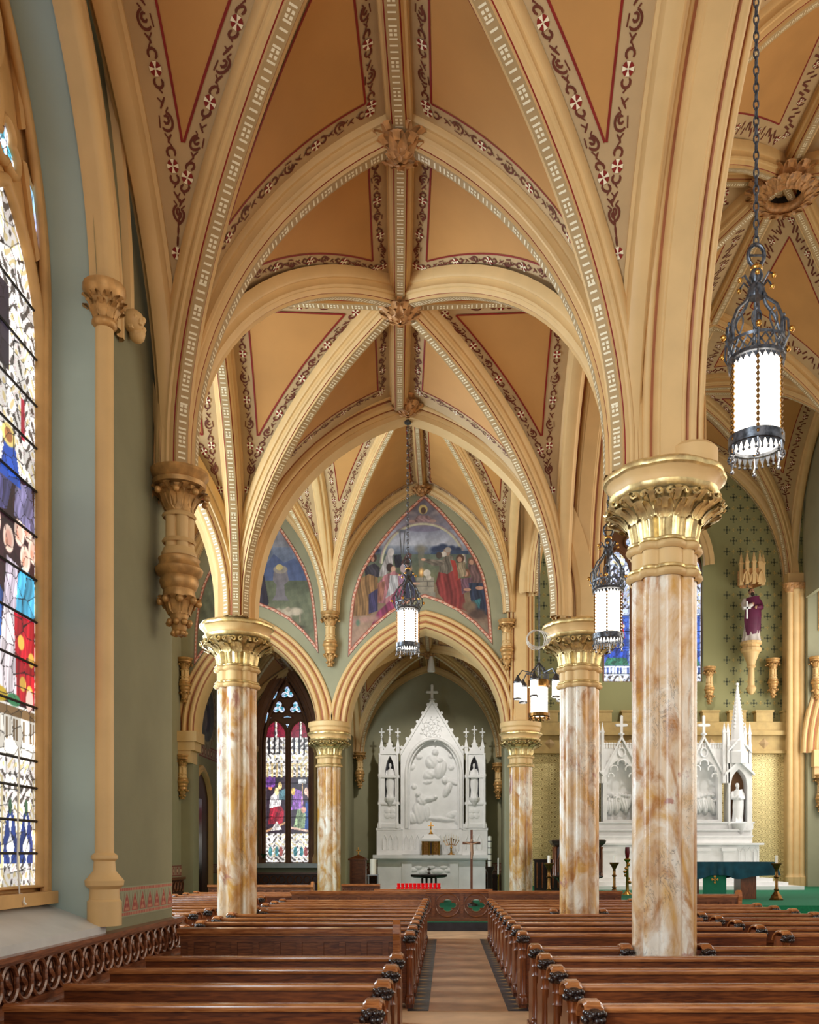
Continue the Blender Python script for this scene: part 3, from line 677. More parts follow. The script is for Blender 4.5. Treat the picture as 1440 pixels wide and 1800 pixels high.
for i in range(11):
    x = 2.8+i*.98
    if mo is None: mo = mer.build('merlon', M['khakigold'], wc, loc=(x, YA-.2, 6.62))
    else: c = mo.copy(); COL.objects.link(c); c.location = (x, YA-.2, 6.62)
    if dia is None:
        q = MB(); q.add([(-.2,0,0),(0,0,-.2),(.2,0,0),(0,0,.2),(0,-.1,0)], [(0,1,4),(1,2,4),(2,3,4),(3,0,4)]); q.box(-.02,.02,-.02,.0,-.1,.1)
        dia = q.build('diamond_stud', M['band'], wc, loc=(x, YA-.3, 5.83))
    else: c = dia.copy(); COL.objects.link(c); c.location = (x, YA-.3, 5.83)
# right hand chancel corner shaft and the wall beyond it
YR = 32.7
m = MB(); m.box(12.98, 17.0, YR, YR+.4, 0, 18); m.box(12.9, 13.05, 26.5, YR, 11.0, 18); m.box(13.05, 13.3, 14.6, YR, 11.5, 18); wr = struct(m.build('wall_chancel_right', M['green2']), 'sage green wall right of the chancel with an arch and hanging corbels', 'wall')
m = MB()
for x, r_ in ((12.45,.11), (12.66,.14), (12.88,.12)): m.lathe([(r_*1.5,.6),(r_*1.5,.95),(r_*1.1,1.0),(r_,1.1),(r_,11.2),(r_*1.2,11.25),(r_*1.5,11.35),(r_*1.2,11.45),(r_,11.5)], 14, x, YA-.6, 0)
m.box(12.4, 13.0, YA-.55, YA, .6, 12); m.build('pier_shaft', M['cream'], wr, smooth=40)
m = MB()
for x in (12.45, 12.66, 12.88):
    m.lathe([(.14,-.1),(.22,.1),(.27,.22),(.16,.26)], 12, x, YA-.6, 11.35)
    for k in range(8): m.ball((x+.19*math.cos(k*.785), YA-.6+.19*math.sin(k*.785), 11.47), .06, 6, 4)
m.build('pier_capital', M['tangold'], wr, smooth=50)
o2 = pointed(13.35, 19.4, 5.4, 10.6, 20); m = MB(); m.sweep([Vector((c, YR, z)) for c, z in o2[:21]], (0,-1,0), [(a*1.2, b*1.2) for a, b in MURP], [1 if i in (4, 9, 13) else 0 for i in range(len(MURP)-1)], inward=Vector((16, YR, 3))); m.build('chapel_arch_moulding', [M['cream'], M['groove']], wr, smooth=35); m = MB(); m.box(13.1, 13.8, YR-.3, YR, 4.9, 5.5); m.box(13.15, 13.7, YR-.2, YR, 4.5, 4.9); m.build('arch_console', M['cream'], wr)
m = MB(); m.box(13.35, 15.2, YR-.06, YR, 9.8, 12.3); m.build('picture_frame', M['goldpaint'], wr)
m = MB(); m.box(13.5, 15.05, YR-.09, YR, 9.95, 12.15); m.build('dark_picture', mat('dark_oil_painting', (66,38,36), .5, var=.4, scale=3), wr)
# ---- floor, sanctuary platform, steps
def lino():
    m_ = mat('worn_tan_floor', (206,168,130), .42, var=.12, scale=2.2, bump=.03, bscale=30); return m_
m = MB(); m.box(XO, 14.5, -3, 20.9, -.15, 0); fl = struct(m.build('floor', lino()), 'tan aisle floor', 'floor')
m = MB(); m.box(-.2, .69, 10.2, 18.95, 0, .004); m.build('aisle_runner', mat('tan_brown_linoleum', (184,138,98), .38, var=.16, scale=3, bump=.03, bscale=40), fl)
tb = MB(); tb.box(-.118, .118, -.146, .146, 0, .006); td = MB(); td.add([(-.075,0,.0075),(0,-.05,.0075),(.075,0,.0075),(0,.05,.0075)], [(0,1,2,3)])
t0 = None
for xx in (-.32, .81):
    for i in range(29):
        y = 10.35+i*.3
        if t0 is None: t0 = tb.build('border_tile', M['slate'], fl, loc=(xx, y, 0)); d0_ = td.build('tile_inlay', M['tilegold'], t0)
        else: c = t0.copy(); COL.objects.link(c); c.location = (xx, y, 0); e = d0_.copy(); COL.objects.link(e); e.parent = c
m = MB(); m.box(XO, 2.25, 20.9, 33.2, 0, .2); fc = struct(m.build('floor_chapel', M['step']), 'raised chapel floor with a dark stone step', 'floor'); m = MB(); m.box(XO, 2.25, 20.95, 33.2, .2, .21); m.build('chapel_carpet', M['carpet'], fc)
m = MB(); m.box(2.5, 14.5, 20.4, 33.8, -.1, .62); struct(m.build('floor_sanctuary', M['carpet']), 'emerald green sanctuary carpet', 'floor')

m = MB()
for x, y in ((XL, D2),): m.box(x-.2, x+.2, y-(.42 if y > 10 else .2), y+.24, 5.43, 8.6)
m.build('rib_springer', M['cream'], wa)
# ------------------------------------------------------------------ columns
def lobes(th):
    best = 0.05; dx, dy = math.cos(th), math.sin(th)
    for k in range(8):
        a = k*math.pi/4; (d, r) = (.192, .118) if k % 2 == 0 else (.236, .070)
        cx, cy = d*math.cos(a), d*math.sin(a); b = dx*cx+dy*cy; disc = b*b-(cx*cx+cy*cy-r*r)
        if disc > 0: best = max(best, b+math.sqrt(disc))
    return best
LMAX = .310
def lob(th): return lobes(th)/LMAX
def soft(k): return lambda th: 1-(1-lob(th))*k
m = MB()
for q in WL: leaf(m, *q)
m.build('colonnette_foliage', M['goldpaint'], wl, smooth=60)
def make_column(x, y, label, group=None):
    t = empty('marble_column', (x, y, 0)); tag(t, label, 'column', group); n = 96
    m = MB(); m.lathe([(.315,.42),(.315,4.42)], n, lobe=lob, cap=False); m.build('shaft', M['marble'], t, smooth=50)
    m = MB(); m.lathe([(.37,0),(.37,.16),(.35,.20),(.36,.26),(.35,.32),(.325,.36),(.32,.43)], 48, lobe=soft(.4)); m.build('base', M['wmarble'], t, smooth=50)
    for z in (4.40, 4.66):
        m = MB(); m.lathe([(.325,0),(.36,.012),(.375,.035),(.365,.06),(.33,.075)], n, cz=z, lobe=soft(.75), cap=False); m.lathe([(.325,.072),(.352,.078),(.358,.094),(.34,.11),(.32,.112)], n, cz=z, lobe=soft(.75), mi=1, cap=False); m.build('neck_ring', [M['cream'], M['gild']], t, smooth=50)
    m = MB(); m.lathe([(.318,4.42),(.318,4.72)], n, lobe=soft(.8), cap=False); m.build('neck', M['cream'], t, smooth=50)
    fl = lambda th: soft(.55)(th)*(1+.035*math.cos(26*th))
    m = MB(); m.lathe([(.315,4.74),(.325,4.82),(.345,4.92),(.39,5.02),(.46,5.10),(.50,5.16)], 156, lobe=fl, cap=False); m.build('bell', M['gild'], t, smooth=40)
    m = MB()
    for k in range(14):
        a = k*2*math.pi/14; leaf(m, 0, 0, a+.11, .36, 4.94, .49, 5.10, .045, .06); leaf(m, 0, 0, a-.11, .36, 4.94, .47, 5.05, .045, .06); leaf(m, 0, 0, a, .36, 4.93, .465, 5.05, .068, .09); leaf(m, 0, 0, a+math.pi/14, .37, 4.95, .48, 5.12, .068, .095)
        for s in (-1, 1):
            c = Vector((math.cos(a+s*.10), math.sin(a+s*.10), 0)); tn = Vector((-c.y, c.x, 0))*s
            m.tube([c*(.50+.012*i)+tn*.045*math.cos(i*.9)*(1-i/10)+Vector((0,0,5.10+.045*math.sin(i*.9)*(1-i/10))) for i in range(8)], [.020-.0015*i for i in range(8)], 5)
        leaf(m, 0, 0, a+.22, .40, 5.0, .50, 5.15, .055, .07)
    m.build('capital_foliage', M['gild'], t, smooth=60)
    ab = soft(.22); m = MB(); m.lathe([(.44,5.16),(.50,5.17),(.53,5.20),(.535,5.23)], n, lobe=ab, mi=1, cap=False); m.lathe([(.535,5.23),(.50,5.245),(.50,5.27),(.525,5.31),(.56,5.35)], n, lobe=ab, mi=0, cap=False)
    m.lathe([(.56,5.35),(.588,5.365),(.594,5.39),(.585,5.415),(.56,5.43)], n, lobe=ab, mi=1, cap=False); m.lathe([(.56,5.43),(.53,5.445),(.2,5.445)], n, lobe=ab, mi=0, cap=False)
    m.build('abacus', [M['cream'], M['gild']], t, smooth=40); return t
col1 = make_column(XR, D1, 'tall ochre veined marble column with gilded capital among the pews, beside the nave')
def clone(t, loc, label, group=None):
    c = copy_tree(t); c.location = loc; c['label'] = label
    if group: c['group'] = group
    return c
clone(col1, (XR, D2, 0), 'ochre marble column with a coil of white cable at its gilded capital')
clone(col1, (XL, D2, 0), 'pale ochre marble column standing by the outer bay with the door')
c3 = clone(col1, (XR, D3-.35, 0), 'ochre marble column right of the side altar chapel arch'); c4 = clone(col1, (XL, D3-.35, 0), 'ochre marble column between the chapel arch and the two light window')
for c in (c3, c4): c.scale = (1.05, 1.05, .965)
# impost blocks over the chapel columns
m = MB(); 
for x in (XL, XR): m.lathe([(.50,5.24),(.56,5.27),(.56,5.36),(.60,5.40),(.60,5.52),(.5,5.55)], 32, x, D3-.3, 0)
m.build('impost_block', M['cream'], wm_, smooth=40)
m = MB(); m.lathe([(.24,5.44),(.24,5.66),(.2,5.7)], 24, XR+.26, D1-.06, 0); m.build('shaft_base', M['cream'], wa, smooth=40)

# ------------------------------------------------------------------ hanging wall corbels
def make_corbel(x, y, ztop, s, label, shaft=.42, two=True, group=None):
    t = empty('wall_corbel', (x, y, ztop)); tag(t, label, 'corbel', group); t.scale = (s, s, s)
    m = MB(); m.lathe([(.20,-.14),(.25,-.12),(.26,-.08),(.235,-.06),(.27,-.02),(.285,.0),(.28,.03),(.2,.05)], 28); m.build('abacus', M['goldpaint'], t, smooth=40)
    m = MB(); m.lathe([(.12,-.40),(.14,-.34),(.17,-.24),(.22,-.14)], 20, cap=False)
    for k in range(9):
        a = k*2*math.pi/9; leaf(m, 0, 0, a, .13, -.36, .2, -.18, .06, .055); leaf(m, 0, 0, a+.35, .14, -.33, .22, -.14, .055, .05); m.ball((.27*math.cos(a), .27*math.sin(a), -.22), .035, 6, 4)
    m.build('capital_foliage', M['goldpaint'], t, smooth=60)
    zb = -.40-shaft; m = MB()
    for k in range(5): a = k*2*math.pi/5+.3; m.lathe([(.062,zb),(.062,-.38)], 12, .085*math.cos(a), .085*math.sin(a), 0)
    for z in (zb+.13, -.42): m.lathe([(.15,z),(.165,z+.02),(.15,z+.04)], 20, cap=False)
    m.lathe([(.15,zb-.02),(.17,zb+.03),(.15,zb+.08)], 20); m.build('shaft_cluster', M['cream'], t, smooth=40)
    m = MB(); m.lathe([(.13,zb-.34),(.17,zb-.30),(.19,zb-.24),(.175,zb-.20),(.22,zb-.16),(.23,zb-.12),(.20,zb-.09),(.19,zb-.05),(.20,zb-.02),(.17,zb)], 24); m.build('lower_abacus', M['goldpaint'], t, smooth=40)
    m = MB(); z2 = zb-.34; m.lathe([(.03,z2-.42),(.07,z2-.36),(.08,z2-.26),(.12,z2-.16),(.16,z2-.05),(.15,z2+.02)], 16)
    for k in range(8):
        a = k*math.pi/4; leaf(m, 0, 0, a, .10, z2-.22, .16, z2-.06, .06, .05); m.ball((.18*math.cos(a+.3), .18*math.sin(a+.3), z2-.1), .04, 6, 4); m.ball((.10*math.cos(a), .10*math.sin(a), z2-.30), .035, 6, 4); m.ball((.06*math.cos(a), .06*math.sin(a), z2-.40), .028, 6, 4)
    m.build('pendant_foliage', M['goldpaint'], t, smooth=60); return t
kb = make_corbel(-2.62, D1+.02, 5.46, 1.0, 'gilded double wall corbel carrying the vault ribs at the end of the near green wall', shaft=.40)
def corb(x, y, z, s, label, group=None): c = clone(kb, (x, y, z), label, group); c.scale = (s, s, s); return c
corb(XL, D3-.12, 8.72, .98, 'hanging shaft corbel between the two murals, above a chapel column'); corb(1.74, D3-.12, 8.5, .9, 'hanging shaft corbel right of the altar chapel mural')
corb(-3.1, YB-.45, 5.4, .8, 'pendant corbel in the altar chapel, left of the white marble altar'); corb(1.85, YB-.5, 5.0, .8, 'pendant corbel in the altar chapel, right of the white marble altar')
corb(-7.55, D3-.15, 7.4, .8, 'hanging corbel above the console left of the window arch'); corb(-7.6, D3-.2, 4.6, .8, 'hanging corbel under the console beside the lancet door')
corb(13.25, YR-.15, 8.8, .95, 'hanging corbel high on the wall right of the chancel pier'); corb(13.4, YR-.15, 4.6, .9, 'hanging corbel low on the wall right of the chancel pier')
corb(11.95, YA-.3, 8.9, .9, 'hanging corbel on the chancel wall right of the statue'); corb(9.62, YA-.3, 8.6, .85, 'hanging corbel on the chancel wall between window and statue')
m = MB(); m.box(-7.7, -7.15, D3-.4, D3+.5, 5.0, 5.3); m.box(-7.7, -7.22, D3-.34, D3+.4, 4.75, 5.0); m.box(-7.7, -7.34, D3-.3, D3+.4, 4.4, 4.75); m.build('arch_console', M['cream'], wm_)

# ------------------------------------------------------------------ carved wainscot along the near wall
ws_ = tag(empty('carved_wainscot', (XW, 7.2, 0)), 'dark oak wainscot with an interlaced carved frieze under the window', 'panelling')
y0, y1 = 2.0-7.2, 9.5-7.2
def wbox(nm, x1_, za, zb, mt, xa=.0): m = MB(); m.box(xa, x1_, y0, y1, za, zb); return m.build(nm, M[mt], ws_)
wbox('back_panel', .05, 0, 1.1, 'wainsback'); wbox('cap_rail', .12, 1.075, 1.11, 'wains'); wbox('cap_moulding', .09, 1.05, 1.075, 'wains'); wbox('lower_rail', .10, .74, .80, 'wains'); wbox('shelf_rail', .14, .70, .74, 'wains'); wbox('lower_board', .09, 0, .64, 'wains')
lp = MB(); n = 20
for s in (-1, 1):
    lp.tube([(.07, s*.055*math.cos(R(-90+180*i/n))*2.0, .925+.122*math.sin(R(-90+180*i/n))) for i in range(n+1)], .017, 6)
lp.tube([(.062, .03*math.sin(i/8*6.28), .855+.14*i/8) for i in range(9)], [.012+.012*math.sin(i/8*3.14) for i in range(9)], 6)
lp.add([(.055,-.105,.80),(.055,-.105,1.05),(.055,-.03,1.05),(.055,-.085,.925),(.055,-.03,.80)], [(0,1,2,3,4)]); lp.add([(.055,.105,.80),(.055,.03,.80),(.055,.085,.925),(.055,.03,1.05),(.055,.105,1.05)], [(0,1,2,3,4)])
l0 = None
for i in range(21):
    y = 5.15+i*.21-7.2
    if l0 is None: l0 = lp.build('frieze_loop', M['wains'], ws_, smooth=50, loc=(0, y, 0))
    else: c = l0.copy(); COL.objects.link(c); c.location = (0, y, 0)
# painted frieze band above it
ny, nx = 60, 620; Yv = np.linspace(7.58, 9.44, nx); Zv = np.linspace(1.20, 1.47, ny); YY, ZZ = np.meshgrid(Yv, Zv); cv = Canvas(YY.ravel(), ZZ.ravel(), (150,152,122))
for zc in (1.225, 1.445):
    cv.blend(np.abs(cv.Y-zc) < .013, (168,92,76)); cv.blend((np.abs(cv.Y-zc) < .012) & (np.mod(cv.X, .045) < .012), (196,150,120))
ph = np.mod(cv.X-7.58, .21)-.105; hh = (cv.Y-1.25)/.17
cv.blend(((np.abs(ph) < .085*(1-hh**1.3)) & (hh > 0) & (hh < 1)), (160,84,70)); cv.blend(((np.abs(ph) < .06*(1-hh**1.2)-.01) & (hh > .05) & (hh < .85)), (186,128,100))
for dx, dz, r_ in ((0,.62,.018),(-.025,.3,.02),(.025,.3,.02)): cv.blend(np.hypot(ph-dx, (hh-dz)*.17) < r_, (150,66,56))
ph2 = np.mod(cv.X-7.58+.105, .21)-.105; cv.blend((np.abs(np.abs(ph2)-.05*hh) < .006) & (hh > 0) & (hh < 1), (120,96,70))
painted('painted_band', np.stack([np.full_like(YY, XW+.004), YY, ZZ], -1), cv.c, M['printed'], wl)

# ------------------------------------------------------------------ pews
endm = {}
def end_meshes():
    b = MB(); prof = [(-.02,.05),(.39,.05),(.40,.10),(.38,.42),(.40,.55),(.39,.60),(.34,.60),(.29,.66),(.25,.80),(.20,.86),(-.02,.86)]
    b.prism(prof, lambda u, v, t: (t, u, v), -.03, .03); b.box(-.045, .045, -.06, .42, 0, .07)
    c = MB(); c.lathe([(.055,.06),(.055,.13),(.042,.15),(.046,.17),(.034,.19),(.034,.60),(.043,.615),(.034,.63),(.034,.70),(.044,.715),(.036,.73),(.042,.77),(.05,.80)], 12, 0, -.055, 0)
    k = MB(); path = [(.26,.80),(.22,.865),(.15,.90),(.06,.918),(-.03,.918),(-.075,.908),(-.10,.89)]; rows = []
    for (y, z) in path: rows.append([(-.052,y,z-.012),(-.058,y,z+.004),(-.040,y-.002,z+.022),(.040,y-.002,z+.022),(.058,y,z+.004),(.052,y,z-.012)])
    k.grid(rows, cu=True)
    k.add(rows[0], [(0,1,2,3,4,5)]); k.add(rows[-1], [(5,4,3,2,1,0)])
    h = MB(); h.ball((0,-.095,.848), .060, 10, 7, sc=(1.05,.95,.9))
    for q in range(9):
        a = q*2*math.pi/9; h.ball((.056*math.cos(a), -.097+.054*math.sin(a), .838+.02*math.cos(3*a)), .027, 6, 4); h.ball((.048*math.cos(a+.3), -.10+.05*math.sin(a+.3), .872), .022, 6, 4)
    return b, c, k, h
EB, EC, EK, EH = end_meshes(); PROTO_END = None
def pew(x0, x1, y, label, group, ends=(1, 1), arms=True):
    global PROTO_END
    t = empty('pew', (x0, y, 0)); tag(t, label, 'pew', group); W = x1-x0; t.scale = (1, 1, .94)
    m = MB(); m.box(0, W, .02, .055, .06, .86)
    m.box(0, W, -.01, .02, .70, .86); m.box(0, W, -.01, .02, .06, .20)
    ns = max(2, int(round(W/.95)));
    for i in range(ns+1): xx = i*W/ns; m.box(max(0, xx-.055), min(W, xx+.055), -.008, .02, .20, .70)
    m.build('backrest', M['pew'], t)
    m = MB(); pr = [(-.030,.862),(-.036,.880),(-.030,.900),(-.012,.908),(.055,.908),(.075,.898),(.080,.880),(.07,.862)]; m.grid([[(0,a,b) for a, b in pr], [(W,a,b) for a, b in pr]], cu=True); m.add([(0,a,b) for a, b in pr], [tuple(range(8))]); m.add([(W,a,b) for a, b in pr], [tuple(range(7,-1,-1))]); m.build('top_rail', M['pewtop'], t, smooth=40)
    m = MB(); m.box(0, W, .055, .39, .43, .46); m.box(0, W, .06, .09, .06, .43); m.build('seat', M['pew'], t)
    for i, on in enumerate(ends):
        if not on: continue
        xx = -.03 if i == 0 else W+.03
        if PROTO_END is None:
            e = EB.build('pew_end', M['pewz'], t, loc=(xx, 0, 0)); EC.build('end_colonnette', M['pewz'], e, smooth=40); EK.build('arm_cap', M['pewtop'], e, smooth=40); EH.build('carved_head', M['darkwood'], e, smooth=60); PROTO_END = e
        else:
            e = PROTO_END.copy(); COL.objects.link(e); e.parent = t; e.location = (xx, 0, 0)
            for ch in PROTO_END.children: c = ch.copy(); COL.objects.link(c); c.parent = e
    return t
SP = .86
ORD = ['first','second','third','fourth','fifth','sixth','seventh','eighth','ninth','tenth','eleventh','twelfth','thirteenth']
for i in range(5): pew(-2.66, -.47, 4.62+i*SP, '%s oak pew behind the tall narrow panelled screen, beside the carved wainscot' % ORD[4-i], 'pews along the carved wainscot', ends=(0, 1))
for i in range(6):
    y = 4.6+i*SP
    if i == 5: pew(.90, 1.72, y, 'short oak pew ending against the aisle side of the nearest marble column', None); pew(2.56, 5.6, y, 'oak pew starting against the nave side of the nearest marble column', None, ends=(1, 0))
    else: pew(.90, 5.6, y, '%s long oak pew behind the nearest marble column' % ORD[4-i], 'long pews behind the nearest column', ends=(1, 0))
NF = 10
for i in range(NF):
    y = 10.42+i*SP; w_ = ORD[NF-1-i]
    if abs(y-D2) < .5:
        pew(-2.92, -.45, y, 'shortened oak pew beside the pale marble column left of the aisle', 'front left pews cut by the column', ends=(1, 1)); pew(.90, 1.70, y, 'short oak pew on the aisle side of the column with the white cable', 'short pews beside the second nave column', ends=(1, 1)); pew(2.56, 3.66, y, 'short oak pew on the nave side of the column with the white cable', 'short pews beside the second nave column, nave side', ends=(1, 1))
    else:
        pew(-3.24, -.45, y, 'oak pew left of the tan aisle, %s from the front screen' % w_, 'front block of pews left of the aisle'); pew(.90, 3.66, y, 'oak pew right of the tan aisle, %s from the front screen' % w_, 'front block of pews right of the aisle', ends=(1, 0) if i < 8 else (1, 1))
    if i < 8: pew(3.92, 5.60, y+.05, 'oak nave pew before the green carpet, %s from its end screen' % ORD[7-i], 'nave pews before the sanctuary', ends=(1, 1))
for i in range(13):
    y = 11.6+i*SP; pew(-6.0, -3.95 if y < 19.4 else -3.38, y, 'oak pew of the outer block, %s from the screen below the two light window' % ORD[12-i], 'outer block pews')
# ---- tall screens closing the pew blocks
def screen(x0, x1, y, label, h=1.0, endx=None):
    t = empty('pew_screen', (x0, y, 0)); tag(t, label, 'screen'); W = x1-x0
    m = MB(); m.box(0, W, .0, .05, .05, h-.05); m.box(0, W, -.015, .0, h-.14, h-.05); m.box(0, W, -.015, .0, .05, .2); m.build('board', M['screen'], t)
    st = MB(); st.box(-.03, .03, -.02, 0, .2, h-.14); s0 = None; n = int(W/.21)
    for i in range(n):
        x = (i+.5)*W/n
        if s0 is None: s0 = st.build('stile', M['screen'], t, loc=(x, 0, 0))
        else: c = s0.copy(); COL.objects.link(c); c.location = (x, 0, 0); c.parent = t
    m = MB(); m.box(-.02, W+.02, -.06, .10, h-.05, h); m.box(-.01, W+.01, -.035, .075, h-.075, h-.05); m.build('cap_rail', M['pewtop'], t)
    if endx is not None:
        x = endx*W; m = MB(); m.prism([(-.05,.0),(.42,.0),(.42,.5),(.30,.62),(.20,h-.12),(.16,h+.02),(.10,h+.07),(.02,h+.08),(-.05,h+.04),(-.08,h-.05),(-.05,h-.12)], lambda u, v, k: (x+k, u, v), -.035, .035); m.build('screen_end', M['pewtop'], t)
    return t
screen(-2.66, -.50, 9.1, 'tall oak pew screen with narrow panels closing the wainscot block', h=1.02, endx=1)
screen(-3.24, -.45, 19.05, 'oak screen in front of the front left pews'); screen(.90, 3.66, 19.05, 'oak screen in front of the front right pews'); screen(3.92, 5.6, 17.4, 'oak screen before the green altar cloth table', endx=1)
screen(-6.0, -3.38, 22.95, 'oak screen closing the outer pews below the two light window', endx=1)
# ------------------------------------------------------------------ stained glass
def voronoi_glass(cv, size, seed, lead=.006, jitter=.9, var=.16):
    rs = np.random.RandomState(seed); x0, x1, y0, y1 = cv.X.min(), cv.X.max(), cv.Y.min(), cv.Y.max()
    nx, ny = max(2, int((x1-x0)/size)+2), max(2, int((y1-y0)/size)+2)
    gx, gy = np.meshgrid(np.arange(-1, nx+1), np.arange(-1, ny+1)); sx = x0+(gx+.5+jitter*(rs.rand(*gx.shape)-.5))*size; sy = y0+(gy+.5+jitter*(rs.rand(*gx.shape)-.5))*size
    br = 1+var*(rs.rand(*gx.shape)-.5)*2
    ix = np.clip(((cv.X-x0)/size).astype(int)+1, 1, sx.shape[1]-2); iy = np.clip(((cv.Y-y0)/size).astype(int)+1, 1, sx.shape[0]-2)
    d1 = np.full(cv.X.size, 9e9); d2 = d1.copy(); b = np.ones(cv.X.size)
    for oy in (-1, 0, 1):
        for ox in (-1, 0, 1):
            d = np.hypot(cv.X-sx[iy+oy, ix+ox], cv.Y-sy[iy+oy, ix+ox]); nb = d < d1
            d2 = np.where(nb, d1, np.minimum(d2, d)); b = np.where(nb, br[iy+oy, ix+ox], b); d1 = np.where(nb, d, d1)
    cv.c = cv.c*b[:, None]; cv.blend((lead*1.6-(d2-d1))/lead, (18,16,20))
def halfw(z, hw, zs, za):      # half width of a lancet at height z
    h = za-zs; a = hw; r = (a*a+h*h)/(2*a); zz = np.clip(z-zs, 0, h); return np.maximum(hw-(r-np.sqrt(np.maximum(r*r-zz*zz, 0))), .004)
def lancet(parent, f, mid, hw, z0, zs, za, nx, nz, paintfn, material, bars, rim, seed, frame_mat, vsize):
    """glass panes between saddle bars, a stone rim and the bars themselves; f(c,z,k) places points, k towards the room"""
    zz = np.linspace(z0, za, nz); cc = np.linspace(-1, 1, nx); W = halfw(zz, hw, zs, za); CX = mid+cc[None, :]*W[:, None]; ZZ = np.repeat(zz[:, None], nx, 1)
    cv = Canvas(CX.ravel(), ZZ.ravel(), (225,220,210)); paintfn(cv, (cv.X-mid)/hw, (cv.Y-z0)/(za-z0)); voronoi_glass(cv, vsize, seed, lead=vsize*.032, var=.22); cv.c = cv.c*(.84 if rim > .05 else .95)
    col = cv.c.reshape(nz, nx, 3); cuts = [0]+[int(round(b*(nz-1))) for b in bars]+[nz-1]
    for a, b in zip(cuts, cuts[1:]):
        if b-a < 2: continue
        pos = np.array([[f(CX[i, j], ZZ[i, j], 0) for j in range(nx)] for i in range(a, b+1)]); painted('glass_pane', pos, col[a:b+1].reshape(-1, 3), material, parent)
    for b in bars:
        i = int(round(b*(nz-1))); m = MB(); m.tube([f(mid-W[i], zz[i], .012), f(mid+W[i], zz[i], .012)], .008 if rim < .05 else .011, 5); m.build('saddle_bar', M['lead'], parent)
    out = [(mid-hw, z0)]+[(mid-float(halfw(np.array([z]), hw, zs, za)[0]), z) for z in np.linspace(zs, za, 14)]+[(mid+float(halfw(np.array([z]), hw, zs, za)[0]), z) for z in np.linspace(za, zs, 14)[1:]]+[(mid+hw, z0)]
    m = MB(); m.tube([f(c, z, .01) for c, z in out], rim, 7, closed=True); m.build('lancet_moulding', frame_mat, parent, smooth=60)
def foil(parent, f, c, z, r, n, lob_r, rot, paintfn, material, rim, frame_mat, seed):
    def rad(th):
        best = .2*r
        for k in range(n):
            a = rot+k*2*math.pi/n; d, rr = (r-lob_r), lob_r; cx, cy = d*math.cos(a), d*math.sin(a); b = math.cos(th)*cx+math.sin(th)*cy; q = b*b-(cx*cx+cy*cy-rr*rr)
            if q > 0: best = max(best, b+math.sqrt(q))
        return best
    nt_, nr = 60, 18; ths = np.linspace(0, 2*math.pi, nt_); rr = np.array([rad(t) for t in ths]); q = np.linspace(0.01, 1, nr)
    CX = c+q[:, None]*(rr*np.cos(ths))[None, :]; ZZ = z+q[:, None]*(rr*np.sin(ths))[None, :]; cv = Canvas(CX.ravel(), ZZ.ravel(), (225,225,230)); paintfn(cv, (cv.X-c)/r, (cv.Y-z)/r); voronoi_glass(cv, r*.38, seed, lead=r*.03)
    pos = np.array([[f(CX[i, j], ZZ[i, j], 0) for j in range(nt_)] for i in range(nr)]); painted('glass_pane', pos, cv.c, material, parent)
    m = MB(); m.tube([f(c+k*math.cos(t), z+k*math.sin(t), .01) for t, k in zip(ths[:-1], rr[:-1])], rim, 6, closed=True); m.build('foil_moulding', frame_mat, parent, smooth=60)
def tri(parent, f, pts, material, rim, frame_mat, col, seed):
    (ax, az), (bx, bz), (cx, cz) = pts; n = 22; I, J = np.meshgrid(np.linspace(0, 1, n), np.linspace(0, 1, n)); CX = ax+(bx-ax)*I*(1-J)+(cx-ax)*J; ZZ = az+(bz-az)*I*(1-J)+(cz-az)*J
    cv = Canvas(CX.ravel(), ZZ.ravel(), col); cv.ell(CX.mean(), ZZ.mean(), np.ptp(CX)*.3, np.ptp(ZZ)*.3, (120,160,190)); voronoi_glass(cv, max(np.ptp(CX), np.ptp(ZZ))*.3, seed, lead=.006)
    pos = np.array([[f(CX[i, j], ZZ[i, j], 0) for j in range(n)] for i in range(n)]); painted('glass_pane', pos, cv.c, material, parent)
    m = MB(); m.tube([f(*p, .01) for p in pts], rim, 5, closed=True); m.build('light_moulding', frame_mat, parent)

